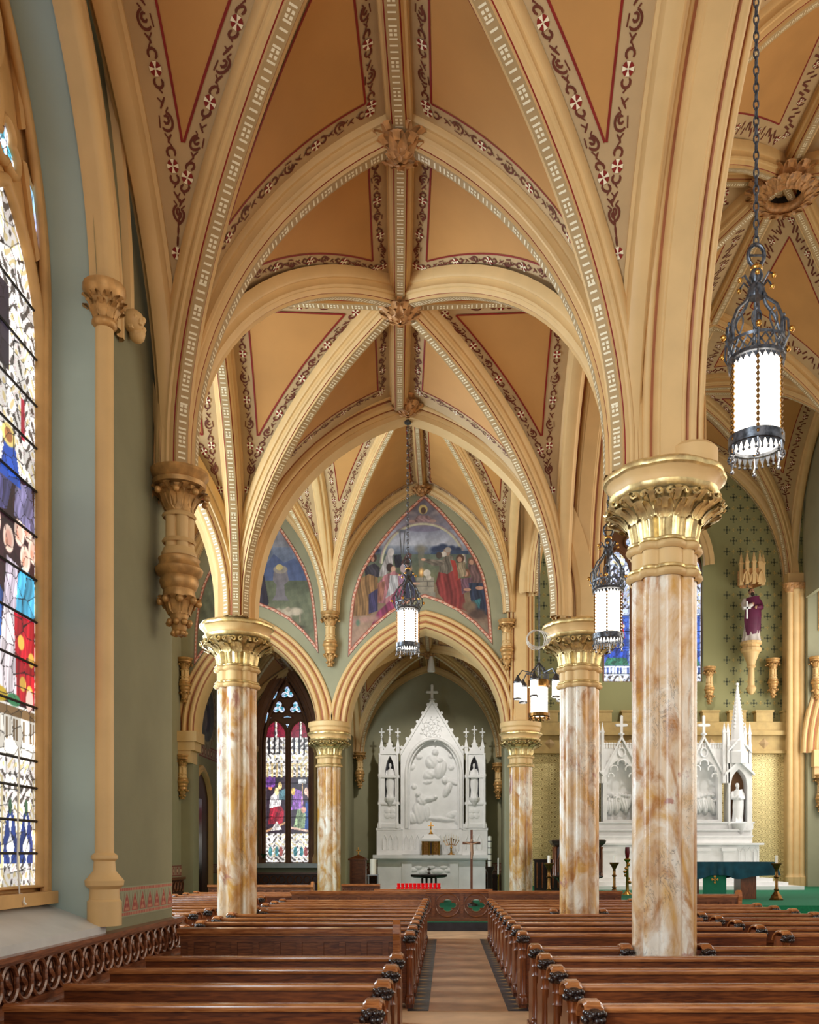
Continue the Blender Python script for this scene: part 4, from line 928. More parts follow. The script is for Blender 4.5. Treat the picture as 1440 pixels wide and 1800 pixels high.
def ornament(cv, k, base, seed, f=30):      # pale leafy ornament glass inside mask k
    s = np.sin(cv.X*f+2*np.sin(cv.Y*f*.7+seed))*np.sin(cv.Y*f*1.1+2*np.sin(cv.X*f*.9)); cv.blend(k*(s > .45)*.85, (58,50,46)); cv.blend(k*(s < -.62)*.7, (206,178,108)); cv.blend(k*((s > .1) & (s < .2))*.5, (190,140,150))
def paint_near(cv, u, v):
    w = (236,230,222); cv.c[:] = w; one = np.ones(u.size)
    X = lambda a, b: None
    ornament(cv, one*(v < .205), w, 1, 34); ornament(cv, one*(v > .585), w, 2, 26)
    # lower row: white columns with blue grounds
    for c in (-.7, -.25, .2, .65):
        cv.blend((np.abs(u-c) < .19*np.sqrt(np.clip((.115-v)/.05, 0, 1))) & (v > .035), (38,58,122)); cv.blend((np.abs(u-c) < .12*np.sqrt(np.clip((.105-v)/.06, 0, 1))*(.55+.45*np.cos((v-.06)*160))) & (v > .03), (226,224,220)); cv.blend((np.hypot((u-c)/.05, (v-.118)/.012) < 1), (56,84,60)); cv.blend((np.abs(np.abs(u-c)-.21) < .018) & (v > .02) & (v < .16), (196,180,140))
    cv.blend((v > .205) & (v < .215), (30,26,28)); cv.blend((v > .19) & (v < .262)*1, (228,220,206))
    tx = np.sin(u*46)*np.sin(u*19+3); cv.blend(((v > .213) & (v < .245)) & (tx > .15), (120,96,70)); cv.blend(((v > .248) & (v < .262)), (120,92,60))
    k = (v > .265) & (v < .60); cv.blend(k, (44,22,30))
    # figure group: robes, halos and hands (generic worshippers)
    U = Canvas(u, v, (0,0,0)); U.c = cv.c
    U.folds([(.1,.27),(.95,.27),(.98,.40),(.75,.45),(.35,.44)], (178,24,40), 5); U.folds([(-.2,.27),(.38,.27),(.30,.40),(.05,.42)], (226,212,216), 5); U.folds([(-.95,.27),(-.15,.27),(0,.42),(-.5,.46),(-.95,.42)], (40,80,150), 4)
    U.folds([(.25,.40),(.98,.40),(.98,.46),(.55,.475),(.2,.43)], (70,160,196), 4); U.folds([(.0,.40),(.35,.40),(.42,.47),(.1,.475)], (190,176,190), 4)
    for i, (hx, hy) in enumerate(((.62,.487),(.86,.507),(.45,.520),(.15,.500),(-.2,.515),(-.5,.505),(.70,.535),(-.75,.525))):
        U.ell(hx, hy, .155, .021, (240,206,186), soft=.12); U.ell(hx, hy, .11, .015, (232,170,150), soft=.3); U.ell(hx-.05, hy-.006, .05, .008, (206,140,116), soft=.4)
    U.folds([(-.6,.52),(.1,.54),(.3,.60),(-.5,.60)], (70,66,110), 6); U.folds([(.3,.54),(.95,.53),(.8,.60),(.35,.59)], (120,112,150), 4); U.poly([(-.1,.585),(.5,.585),(.35,.635),(.05,.64)], (34,70,160)); U.ell(.15, .648, .2, .017, (214,190,110)); U.ell(.15, .648, .12, .011, (150,96,60))
    for gx, gy in ((.55,.30),(.8,.34),(.75,.29),(.5,.36)): U.ell(gx, gy, .10, .012, (206,160,70))
    U.ell(-.1,.275,.25,.012,(180,150,40)); U.ell(.3,.272,.2,.01,(60,120,80)); U.ell(.75,.278,.12,.018,(236,190,176))
    cv.c = U.c; cv.blend((np.abs(u) > .90)*1, (232,226,214)); ornament(cv, one*(np.abs(u) > .90), w, 5, 40)
    for c in (-.55, .55): cv.blend((np.abs(u-c) < .05) & (v > .66) & (v < .72), (176,40,60))
    cv.blend((np.abs(u) < .16) & (v > .74) & (v < .86), (40,34,44))
def paint_blue(cv, u, v):
    cv.c[:] = (200,214,236); cv.ell_ = 0; r = np.hypot(u, v); a = np.arctan2(v, u); cv.blend((r < .62)*(.5+.5*np.cos(3*a) > .45), (70,150,170)); cv.blend((r < .2)*1, (236,236,244)); cv.blend((r > .62)*(np.sin(a*9) > .3)*.6, (120,150,210))
# near window
fN = lambda c, z, k: (-3.285+k, c, z)
W1 = struct(empty('window_1', (0,0,0)), 'tall near stained glass window with ochre tracery in the left wall', 'window')
m = MB(); wall_strips(m, 'X', -3.30, HW[0], HW[1], 1.3, 8.62, [], 0, .1); m.build('tracery_plate', M['windowcream'], W1)
midw = (HW[0]+HW[1])/2
for i, c in enumerate((midw+.70, midw-.70)): lancet(W1, fN, c, .575, 1.50, 5.75, 6.75, 110, 640, paint_near, M['glass_near'], [.05,.098,.148,.19,.27,.335,.40,.465,.53,.60,.665,.73,.80,.87], .055, 11+i, M['windowcream'], .15)
foil(W1, fN, midw, 7.42, .66, 4, .34, math.pi/4, paint_blue, M['glass_near'], .06, M['windowcream'], 3)
for s in (-1, 1):
    foil(W1, fN, midw+s*.72, 7.02, .19, 3, .1, math.pi/2, paint_blue, M['glass_near'], .04, M['windowcream'], 4); tri(W1, fN, [(midw+s*1.22, 6.5), (midw+s*1.3, 6.95), (midw+s*1.0, 7.1)], M['glass_near'], .03, M['windowcream'], (150,160,210), 5)
    tri(W1, fN, [(midw+s*.98, 7.35), (midw+s*1.08, 7.7), (midw+s*.8, 7.95)], M['glass_near'], .03, M['windowcream'], (150,160,210), 6)
o2 = pointed(HW[0]+.04, HW[1]-.04, HW[3], HW[4]-.04, 22, z0=1.36); m = MB()
for k_, (off, r_) in enumerate(((.0,.05), (.09,.035))): m.tube([(-3.24+.03*k_-.03, midw+(c-midw)*(1-off/1.4), z-off*.3 if z > 6 else z) for c, z in o2], r_, 8)
m.box(-3.30, -3.16, HW[0]+.05, HW[1]-.05, 1.36, 1.46); m.build('window_frame', M['windowcream'], W1, smooth=60)
m = MB(); m.tube([(-3.2, midw, 1.45), (-3.2, midw, 6.1)], .07, 8); m.build('mullion', M['windowcream'], W1, smooth=60)
m = MB(); m.tube([(-3.2, 6.82, 2.4-.03*i if i < 24 else 1.68-.006*i) if False else (-3.2+.004*math.sin(i*.6), 6.80+.012*math.sin(i*.35), 2.55-.048*i) for i in range(25)], .006, 5); m.tube([(-3.18+.01*i, 6.80+.02*math.sin(i*1.5), 1.46-.02*i) for i in range(5)], .009, 5); m.build('window_cord', M['whitewire'], W1)

# window at the end of the left chapel
fB = lambda c, z, k: (c, YB+.28-k, z)
def qx(x): return (x/4.5+440-VX)*(YB+.28)/F
def qz(y): return HC+(VY-(y/4.5+1160))*(YB+.28)/F
def paint_far(side):
    def fn(cv, u, v):
        cv.c[:] = (232,228,222); one = np.ones(u.size); ornament(cv, one*(v < .21), 0, 1, 16); ornament(cv, one*(v > .62), 0, 3, 14)
        for c in (-.5, .1, .5): cv.blend((np.hypot((u-c)/.18, (v-.075)/.035) < 1)*(.8), (44,120,130) if c < .2 else (150,60,60))
        k = (v > .205) & (v < .61); cv.blend(k, (48,30,44)); U = Canvas(u, v, (0,0,0)); U.c = cv.c
        if side == 0:
            U.folds([(-.7,.27),(.7,.27),(.8,.36),(.3,.42),(-.5,.42)], (150,28,48), 4); U.folds([(-.6,.38),(.5,.40),(.6,.47),(0,.50),(-.5,.46)], (222,214,214), 4); U.poly([(-.9,.21),(.9,.27),(.9,.285),(-.9,.225)], (200,150,110)); U.ell(.1,.50,.22,.03,(226,196,140)); U.ell(-.5,.53,.2,.025,(214,120,80)); U.ell(.4,.54,.2,.03,(230,200,130)); U.folds([(-.9,.53),(-.1,.53),(0,.6),(-.9,.61)], (110,60,140), 4); U.folds([(.3,.44),(.95,.44),(.95,.52),(.3,.5)], (90,130,140), 3); U.folds([(-.5,.22),(.6,.23),(.1,.29)], (216,206,200), 4)
        else:
            U.folds([(.2,.22),(.95,.22),(.95,.42),(.5,.43)], (30,64,130), 4); U.folds([(-.7,.24),(.4,.24),(.5,.34),(-.2,.40)], (130,150,110), 4); U.folds([(-.9,.37),(.3,.38),(.2,.50),(-.6,.52)], (140,90,170), 4); U.poly([(-.2,.555),(.55,.555),(.55,.585),(-.2,.585)], (226,226,226)); U.ell(.55,.50,.2,.03,(230,190,170)); U.ell(.8,.48,.18,.03,(226,180,160)); U.ell(.3,.37,.25,.025,(214,150,130)); U.ell(-.7,.5,.2,.03,(214,170,90)); U.poly([(.1,.40),(.2,.40),(.24,.56),(.16,.56)], (190,150,100)); U.poly([(-.9,.235),(.9,.21),(.9,.225),(-.9,.25)], (220,180,160))
        cv.c = U.c; cv.blend(((v > .60) & (v < .70)) & (np.sin(u*14) > .2), (206,180,130)); cv.blend((np.abs(u) < .8) & (v > .76) & (np.sin(u*13) < -.35)*1, (40,34,40)); cv.blend((v > .88) & (np.abs(u) > .12), (120,20,44)); cv.blend(np.abs(u) > .9, (236,232,226))
    return fn
W2 = struct(empty('window_2', (0,0,0)), 'two light stained glass window with trefoil tracery at the chapel end', 'window')
m = MB(); wall_strips(m, 'Y', YB+.30, HB[0], HB[1], HB[2], HB[4], [], 0, .2); m.build('tracery_plate', M['brownpaint'], W2)
for i, (a, b) in enumerate(((118,285), (315,480))): lancet(W2, fB, (qx(a)+qx(b))/2, (qx(b)-qx(a))/2, qz(1600), qz(600), qz(480), 60, 330, paint_far(i), M['glass_far'], [.10,.205,.32,.44,.56,.68,.80], .035, 21+i, M['brownpaint'], .10)
for j, (x, y, r_) in enumerate(((295,262,55), (228,380,55), (362,380,55))): foil(W2, fB, qx(x), qz(y), r_/4.5*(YB+.28)/F, 3, .125, math.pi/2, paint_blue, M['glass_far'], .03, M['brownpaint'], 30+j)
for pts in (((165,325),(222,230),(210,300)), ((365,230),(428,325),(385,300)), ((130,400),(170,460),(118,500)), ((455,395),(470,500),(420,455)), ((250,160),(295,120),(340,160)), ((245,460),(345,460),(295,438)), ((278,505),(312,505),(295,540))):
    tri(W2, fB, [(qx(a), qz(b)) for a, b in pts], M['glass_far'], .022, M['brownpaint'], (190,200,225), 8)
o2 = pointed(HB[0], HB[1], HB[3], HB[4], 20, z0=HB[2]); m = MB(); m.tube([(c, YB+.05, z) for c, z in o2], .07, 8); m.tube([(c+(.12 if c < -5.8 else -.12), YB+.2, z-.1) for c, z in o2], .06, 8); m.build('window_frame', M['brownpaint'], W2, smooth=60)
m = MB(); m.box(HB[0]-.35, HB[1]+.35, YB-.3, YB+.3, HB[2]-.16, HB[2]); m.build('window_sill', M['stonesill'], W2)
for x in (HB[0]-.12, HB[1]+.12):
    m = MB(); m.lathe([(.11,0),(.11,.2),(.09,.25),(.055,.35),(.055,4.0),(.09,4.05),(.11,4.2),(.09,4.25)], 12, x, YB-.08, HB[2]); m.build('window_colonnette', M['windowcream'], W2, smooth=40)
m = MB(); arch_o = arch_trim('window_hood', 'Y', YB-.02, HB[0]-.2, HB[1]+.2, 5.6, 8.65, scalep(WALLRIB, 1.3), [M['brownpaint']]*3, W2)
# chancel window
fC = lambda c, z, k: (c, YA+.25-k, z)
def paint_chancel(i):
    def fn(cv, u, v):
        cv.c[:] = (196,210,240); one = np.ones(u.size); ornament(cv, one*(v > .55), 0, i, 12); cv.blend(((v > .12) & (v < .5)), (60,90,170)); U = Canvas(u, v, (0,0,0)); U.c = cv.c
        U.folds([(-.8,.15),(.8,.15),(.6,.36),(-.5,.38)], (40,70,160) if i != 1 else (160,30,50), 4); U.folds([(-.5,.33),(.6,.33),(.4,.47),(-.3,.47)], (190,40,50) if i != 1 else (230,226,220), 4); U.ell(0,.50,.25,.03,(240,214,170)); U.ell(.4,.42,.2,.02,(220,180,150)); U.folds([(-.9,.12),(.9,.12),(.7,.18),(-.7,.18)], (50,110,90), 5)
        cv.c = U.c; cv.blend(v < .115, (214,224,244)); ornament(cv, one*(v < .05), 0, 2, 14); cv.blend((v > .055) & (v < .105) & (np.sin(u*17)*np.sin(u*9+1) > .1), (70,90,150)); cv.blend((np.abs(u) < .45) & (v > .62) & (v < .7), (150,40,90)); cv.blend(np.abs(u) > .88, (214,222,240))
    return fn
W3 = struct(empty('window_3', (0,0,0)), 'blue white stained glass chancel window above the high altar', 'window')
m = MB(); wall_strips(m, 'Y', YA+.30, HCW[0], HCW[1], HCW[2], HCW[4]-.2, [], 0, .3); m.build('tracery_plate', M['brownpaint'], W3)
def cx_(x): return (x-VX)*YA/F
for i, (a, b) in enumerate(((1062,1111), (1122,1174), (1185,1237))): lancet(W3, fC, cx_((a+b)/2), (cx_(b)-cx_(a))/2, 8.2, 12.2, 13.1, 50, 240, paint_chancel(i), M['glass_far'], [.06,.12,.25,.38,.5,.62,.75,.88], .05, 41+i, M['brownpaint'], .16)
for i, x in enumerate((1117, 1180)): foil(W3, fC, cx_(x), 13.45, .36, 3, .2, math.pi/2, paint_blue, M['glass_far'], .05, M['brownpaint'], 50+i)

# ------------------------------------------------------------------ murals
def mx(x): return (600+np.asarray(x)/5.143-VX)*D3/F
def mz(y): return HC+(VY-(850+np.asarray(y)/5.143))*D3/F
HI = [(60,1570),(66,1350),(75,1200),(100,1010),(150,850),(200,745),(300,585),(400,455),(500,340),(600,235),(750,95),(900,235),(1000,350),(1130,520),(1230,680),(1290,820),(1320,950),(1345,1120),(1360,1300),(1370,1460)]
LO = [(60,1570),(150,1460),(300,1300),(450,1175),(600,1085),(755,1030),(900,1080),(1050,1155),(1200,1270),(1300,1375),(1370,1460)]
def mural_grid(nx, ny):
    t = np.linspace(0, 1, nx); x = 60+1310*(t+ (np.sin(2*math.pi*t)*-.06)); hi = np.interp(x, *zip(*HI)); lo = np.interp(x, *zip(*LO)); v = np.linspace(0, 1, ny)
    return np.repeat(x[None, :], ny, 0), lo[None, :]+(hi-lo)[None, :]*v[:, None]
def border(cv):
    for L in (HI, LO):
        cv.line(L, 34, (150,60,46), 1); cv.line(L, 26, (226,186,160), 1)
    t = np.mod(cv.X*.9+cv.Y*1.1, 34); dist = np.full(cv.X.size, 9e9)
    for L in (HI, LO):
        for (x0, y0), (x1, y1) in zip(L, L[1:]):
            dx, dy = x1-x0, y1-y0; q = np.clip(((cv.X-x0)*dx+(cv.Y-y0)*dy)/(dx*dx+dy*dy), 0, 1); dist = np.minimum(dist, np.hypot(cv.X-x0-q*dx, cv.Y-y0-q*dy))
    cv.blend(((dist > 7) & (dist < 17) & (np.mod(cv.Y+cv.X*.25, 36) < 17))*1, (196,96,70)); cv.blend((dist < 4)*1, (104,44,38))
nx, ny = 420, 330; GX, GY = mural_grid(nx, ny); cv = Canvas(GX.ravel(), GY.ravel(), (120,116,122)); Y = cv.Y
for y0_, y1_, ca, cb in ((90,420,(112,104,112),(128,126,138)), (420,560,(140,144,160),(168,170,178)), (560,640,(150,156,168),(90,100,116)), (640,900,(92,102,92),(106,104,74)), (900,1600,(112,96,74),(168,134,118))):
    k = (Y >= y0_) & (Y < y1_); t = ((Y-y0_)/(y1_-y0_))[:, None]; cv.c = np.where(k[:, None], np.array(ca)*(1-t)+np.array(cb)*t, cv.c)
cv.cloud(.10, 420, 3)
cv.ell(740,395,210,45,(122,118,138)); cv.ell(740,340,180,60,(140,126,126),soft=.6); cv.ell(740,235,44,46,(206,184,120)); cv.ell(742,245,26,32,(96,76,66)); cv.folds([(650,350),(690,290),(790,290),(850,350),(780,370),(700,370)], (150,122,122), 3); cv.ell(640,345,30,16,(170,140,130)); cv.ell(830,340,30,16,(170,140,130)); cv.ell(620,260,90,30,(150,140,140),20,.8); cv.ell(870,260,90,30,(150,140,140),-20,.8)
th = np.linspace(math.pi*1.02, math.pi*1.98, 30); cv.line([(740+375*math.cos(a), 740+375*math.sin(a)) for a in th], 13, (190,186,158), .8); cv.line([(740+388*math.cos(a), 740+388*math.sin(a)) for a in th], 8, (150,132,132), .6)
for x, y, rx, ry in ((860,600,70,45),(920,575,60,40),(1000,590,45,40),(1060,600,40,35),(320,605,45,22),(230,620,40,22)): cv.ell(x, y, rx, ry, (52,62,86), soft=.5)
cv.poly([(800,640),(1150,640),(1150,610),(950,600),(820,620)], (60,74,98)); cv.ell(720,590,70,50,(120,116,104),soft=.7); cv.poly([(690,600),(750,600),(740,800),(705,800)], (118,112,96), .7)
cv.line([(530,440),(545,640)], 7, (90,92,92), .7); cv.line([(575,430),(560,640)], 6, (90,92,92), .7); cv.ell(545,430,60,24,(96,100,112),soft=.8)
cv.poly([(680,850),(840,850),(840,990),(680,990)], (146,138,122)); cv.poly([(670,985),(850,985),(850,1035),(670,1035)], (136,130,116)); cv.line([(680,885),(840,885)], 5, (104,98,88)); cv.line([(680,930),(840,930)], 5, (104,98,88)); cv.line([(740,850),(740,885)], 5, (104,98,88)); cv.line([(780,885),(780,930)], 5, (104,98,88))
cv.ell(725,805,34,55,(214,150,84),soft=.8); cv.ell(722,800,15,32,(240,206,140),soft=.7); cv.ell(775,810,35,35,(206,196,180)); cv.ell(790,850,26,24,(190,180,164))
# patriarch in a red mantle
cv.folds([(880,800),(930,720),(1010,690),(1075,840),(1100,960),(1140,1160),(1040,1120),(950,1080),(880,1000),(855,900)], (134,58,56), 5); cv.folds([(890,720),(960,640),(1010,660),(1020,780),(960,820),(880,800)], (112,104,92), 4); cv.folds([(750,680),(860,690),(940,690),(920,750),(820,740),(745,700)], (120,110,98), 2); cv.ell(742,688,22,12,(196,150,124)); cv.ell(955,620,34,40,(156,128,108)); cv.ell(925,640,32,26,(190,180,168)); cv.ell(965,600,32,26,(160,150,140)); cv.ell(885,650,30,35,(76,64,58)); cv.poly([(985,690),(1030,700),(1075,860),(1040,880)], (158,62,54))
# family on the right
for x, y, c in ((1075,680,(86,60,50)),(1180,705,(110,84,70)),(1130,810,(126,84,64))): cv.ell(x, y, 40, 42, c); cv.ell(x-4, y+8, 22, 26, (184,140,116))
cv.folds([(1040,720),(1120,710),(1130,830),(1060,860)], (148,132,106), 3); cv.folds([(1140,730),(1240,740),(1280,900),(1190,900)], (112,86,84), 3); cv.folds([(1080,860),(1180,850),(1200,960),(1090,1000)], (116,84,96), 3); cv.folds([(1150,900),(1290,900),(1330,1050),(1330,1200),(1180,1120)], (48,56,76), 4); cv.ell(1250,945,40,18,(184,136,112)); cv.ell(1140,960,36,14,(184,136,112)); cv.folds([(1190,1060),(1260,1040),(1250,1140)], (60,110,116), 2)
cv.ell(1160,1110,80,60,(118,98,78),soft=.4); cv.ell(1230,1180,110,60,(84,66,58),soft=.5); cv.ell(1260,1330,90,90,(136,124,104),soft=.6)
# family on the left
cv.folds([(330,840),(380,720),(420,620),(470,620),(465,740),(400,840)], (166,160,158), 4); cv.ell(450,620,32,38,(190,182,176)); cv.folds([(470,650),(540,640),(560,760),(490,760)], (44,44,54), 2); cv.folds([(540,720),(600,620),(640,640),(600,760)], (92,64,60), 2)
for x, y in ((250,680),(290,675)): cv.ell(x, y, 34, 40, (70,50,46)); cv.ell(x-6, y+10, 18, 24, (168,126,104))
cv.folds([(210,760),(300,720),(350,760),(340,850),(220,850)], (62,58,66), 3); cv.folds([(150,870),(250,820),(330,850),(330,1100),(260,1190),(100,1200),(120,1000)], (140,106,70), 6); cv.folds([(250,1000),(330,950),(330,1150),(250,1180)], (66,60,92), 3)
cv.ell(440,760,34,42,(60,44,42)); cv.ell(470,775,24,30,(190,150,128)); cv.folds([(390,830),(480,790),(560,850),(590,960),(520,1100),(340,1080),(340,900)], (166,112,116), 5); cv.folds([(440,830),(510,830),(520,960),(400,1040),(430,940)], (178,176,178), 4); cv.folds([(500,950),(570,960),(520,1120),(380,1200),(270,1290),(330,1160),(440,1060)], (138,62,92), 5); cv.folds([(330,900),(400,880),(380,1050),(330,1080)], (150,100,84), 3)
cv.ell(570,770,40,50,(170,150,150)); cv.ell(620,770,24,30,(150,116,96)); cv.folds([(540,830),(650,800),(680,900),(660,1040),(570,1040)], (56,56,76), 4); cv.ell(670,905,45,12,(196,156,132)); cv.folds([(520,820),(580,830),(570,920),(520,900)], (170,130,160), 2)
for x, y in ((130,1250),(220,1230),(300,1220)): cv.ell(x, y, 70, 40, (170,130,118), soft=.8)
cv.ell(150,1260,26,40,(96,116,96),soft=.6); cv.cloud(.06, 90, 9); border(cv)
pos = np.stack([mx(GX), np.full_like(GX, D3-.012), mz(GY)], -1); MU = painted('arched_mural', pos, cv.c, M['mural']); tag(MU, 'pointed mural of a gathering round a burning stone altar, above the altar chapel arch', 'mural')
# pastoral mural over the other arch
cv = Canvas(GX.ravel(), GY.ravel(), (120,116,122)); Y = cv.Y
for y0_, y1_, ca, cb in ((90,500,(112,108,118),(140,142,150)), (500,760,(120,130,150),(90,100,120)), (760,1600,(98,104,84),(126,124,96))):
    k = (Y >= y0_) & (Y < y1_); t = ((Y-y0_)/(y1_-y0_))[:, None]; cv.c = np.where(k[:, None], np.array(ca)*(1-t)+np.array(cb)*t, cv.c)
cv.cloud(.12, 380, 5); cv.poly([(700,800),(900,560),(1010,640),(1120,600),(1330,800)], (84,96,130)); cv.folds([(420,650),(760,560),(850,1000),(780,1120),(400,1100)], (52,46,58), 6); cv.ell(640,560,70,80,(60,46,44)); cv.poly([(900,720),(1040,720),(1060,800),(1010,840),(1020,930),(1060,980),(880,980),(920,930),(930,840),(890,800)], (120,114,118)); cv.ell(970,700,80,40,(150,140,128)); cv.ell(960,680,40,30,(196,176,120)); cv.folds([(300,700),(420,640),(460,1000),(300,1150)], (112,60,52), 4)
for x, y in ((1030,1090),(1130,1080),(900,1110)): cv.ell(x, y, 90, 45, (186,172,150), soft=.4); cv.ell(x-80, y-20, 32, 28, (170,154,132), soft=.4); cv.poly([(x-50,y+30),(x-36,y+30),(x-36,y+100),(x-50,y+100)], (150,136,116)); cv.poly([(x+40,y+30),(x+54,y+30),(x+54,y+100),(x+40,y+100)], (150,136,116))
cv.ell(1120,1220,130,26,(66,58,48),soft=.6); cv.ell(1200,1290,50,40,(60,90,84),soft=.6); cv.cloud(.06, 90, 11); border(cv)
xs = mx(GX); xm = float(mx(715)); pos = np.stack([-5.52+(xs-xm)*.86, np.full_like(GX, D3-.012), mz(GY)-.25], -1); MU = painted('arched_mural', pos, cv.c, M['mural']); tag(MU, 'pointed pastoral mural with grazing sheep, above the arch to the two light window', 'mural')
# ------------------------------------------------------------------ statues
def statue_mesh(h, seed=0, hold=None):
    rnd = random.Random(seed); m = MB(); prof = [(0,.155),(.03,.16),(.12,.145),(.28,.130),(.42,.122),(.55,.120),(.64,.125),(.72,.135),(.78,.130),(.81,.09),(.835,.048),(.87,.044)]
    n = 30; rows = []; p1, p2 = rnd.random()*6, rnd.random()*6
    for z, r in prof:
        k = max(0, 1-z/.75); row = []
        for j in range(n):
            a = 2*math.pi*j/n; f = 1+k*(.10*math.cos(8*a+p1+z*6)+.06*math.cos(13*a+p2))+(.05*math.cos(5*a+z*22) if .1 < z < .75 else 0)
            row.append((r*h*f*math.cos(a), r*h*f*math.sin(a)*.72, z*h))
        rows.append(row)
    m.grid(rows, 0, cu=True); m.add(rows[0], [tuple(range(n-1,-1,-1))], 0)
    mant = []                                   # mantle wrapped over one shoulder
    for i in range(14):
        t = i/13; z = .82-.70*t; row = []
        for j in range(12):
            a = R(-150+ (250-60*t)*j/11); r = (.14+.035*math.sin(t*3.1)+.012*math.cos(9*a+t*8)); row.append((r*h*math.cos(a), r*h*math.sin(a)*.76, z*h+.03*h*math.cos(a)))
        mant.append(row)
    m.grid(mant, 1)
    for s in (-1, 1):
        hand = (.03*s, -.155, .66 if s < 0 else .60); pts = [(.115*s,0,.775),(.15*s,-.02,.70),(.155*s,-.06,.62),(.10*s,-.12,.62),hand]
        m.tube([(x*h, y*h, z*h) for x, y, z in pts], [.052*h,.052*h,.05*h,.045*h,.032*h], 8, 1 if s > 0 else 0)
        m.ball([c*h for c in hand], .026*h, 8, 6, 2)
        for q in range(4): m.tube([(hand[0]*h+(-.012+.008*q)*h, hand[1]*h, hand[2]*h), (hand[0]*h+(-.014+.009*q)*h, (hand[1]-.028)*h, (hand[2]+.022)*h)], .006*h, 5, 2)
    m.ball((0,-.008*h,.925*h), .058*h, 12, 9, 2, (.84,.98,1.2)); m.ball((0,-.066*h,.922*h), .011*h, 6, 5, 2, (.8,1,1.5)); m.ball((0,.014*h,.945*h), .062*h, 10, 7, 3, (.92,.95,1.0)); m.ball((0,-.045*h,.882*h), .034*h, 8, 6, 3, (.9,.8,1.3))
    for s in (-1, 1): m.ball((.022*s*h,-.058*h,.937*h), .007*h, 6, 4, 3); m.ball((.05*s*h,0,.925*h), .014*h, 6, 4, 2, (.5,.8,1.3))
    return m
def fin_cross(m, x, y, z, h, w):                # foliated cross finial rising from z
    m.box(x-w*.13, x+w*.13, y-w*.13, y+w*.13, z, z+h)
    m.box(x-w*.5, x+w*.5, y-w*.12, y+w*.12, z+h*.55, z+h*.68)
    for dx, dz in ((-.5,.615),(.5,.615),(0,1.0)): m.ball((x+dx*w, y, z+dz*h), w*.17, 6, 4)
    m.lathe([(w*.3,0),(w*.34,h*.06),(w*.16,h*.12)], 8, x, y, z+h*.16)
def pinnacle(m, x, y, z0, z1, w, ztop):
    m.box(x-w/2, x+w/2, y-w/2, y+w/2, z0, z1); m.box(x-w*.62, x+w*.62, y-w*.62, y+w*.62, z1-.06, z1); m.add([(x-w/2,y-w/2,z1),(x+w/2,y-w/2,z1),(x+w/2,y+w/2,z1),(x-w/2,y+w/2,z1),(x,y,ztop)], [(0,1,4),(1,2,4),(2,3,4),(3,0,4)])
    n = max(3, int((ztop-z1)/.13))
    for i in range(1, n):
        t = i/n; q = w/2*(1-t)
        for sx, sy in ((-1,-1),(1,-1)): m.ball((x+sx*q, y+sy*q, z1+(ztop-z1)*t), w*.14, 5, 3)
def crockets(m, a, b, n, s, y):
    a, b = Vector(a), Vector(b); d = (b-a).normalized(); nn = Vector((-d.z, 0, d.x)); nn = nn if nn.z > 0 else -nn
    for i in range(n):
        c = a.lerp(b, (i+.5)/n); m.prism([(-.4,0),(.4,0),(.55,.8),(.1,1.0),(-.3,.7)], lambda u, v, t: tuple(c+d*u*s+nn*v*s+Vector((0,t,0))), -s*.5, s*.5)
def relief(name, x0, x1, z0, z1, y, blobs, parent, nx=110, nz=150, depth=.14, top=None, amp=1.0):
    X, Z = np.meshgrid(np.linspace(x0, x1, nx), np.linspace(z0, z1, nz))
    if top:
        for j in range(nx): zt = top(X[0, j]); Z[:, j] = np.linspace(z0, zt, nz)
    H = np.zeros_like(X)
    for bx, bz, rx, rz, ang, hgt in blobs:
        ca, sa = math.cos(R(ang)), math.sin(R(ang)); u = ((X-bx)*ca+(Z-bz)*sa)/rx; v = (-(X-bx)*sa+(Z-bz)*ca)/rz; q = 1-u*u-v*v; f = np.sqrt(np.maximum(q, 0))*(1+.07*np.sin(u*9+v*3)); H = np.maximum(H, f*hgt)
    pos = np.stack([X, y-H*depth*amp, Z], -1); o = painted(name, pos, np.full((X.size, 3), 235.0), M['wmarble'], parent); o.data.polygons.foreach_set('use_smooth', [True]*len(o.data.polygons)); return o

# ------------------------------------------------------------------ side altar
DA = 31.5; YF = 31.95
def ax(x): return (640+x/4.5-VX)*DA/F
def az(y): return HC+(VY-(1180+y/4.5))*DA/F
alt = tag(empty('side_altar', (ax(535), YF, .21)), 'tall white marble altar with a gabled arch relief and two niche towers in the chapel', 'altar')
def apart(m, nm, mt='wmarble', smooth=None): o = m.build(nm, M[mt], alt, smooth=smooth); o.matrix_parent_inverse = Matrix.Translation((-ax(535), -YF, -.21)); return o
def adopt(o, par=None, off=None): o.parent = par or alt; o.matrix_parent_inverse = Matrix.Translation((-ax(535), -YF, -.21)); return o
# central field: a gable wall pierced by a round-headed arch
cx0, cx1, zsp, zap = ax(330), ax(770), az(800), az(520)
m = MB(); gx = [ax(285)+(ax(790)-ax(285))*i/48 for i in range(49)]; gmid = ax(537)
def gable_z(x): return az(640)+(az(225)-az(640))*(1-abs(x-gmid)/(ax(790)-gmid))
def arch_in(x):
    a = (cx1-cx0)/2; q = abs(x-(cx0+cx1)/2)/a; return zsp+(zap-zsp)*math.sqrt(max(0, 1-q*q)) if q < 1 else None
for a, b in zip(gx, gx[1:]):
    za_, zb_ = arch_in(a), arch_in(b)
    if za_ is None or zb_ is None: za_ = zb_ = az(1250)
    m.add([(a,YF,za_),(b,YF,zb_),(b,YF,max(gable_z(b), zb_)),(a,YF,max(gable_z(a), za_)),(a,YF+.35,za_),(b,YF+.35,zb_)], [(0,1,2,3),(0,4,5,1)])
apart(m, 'gable_wall')
m = MB()
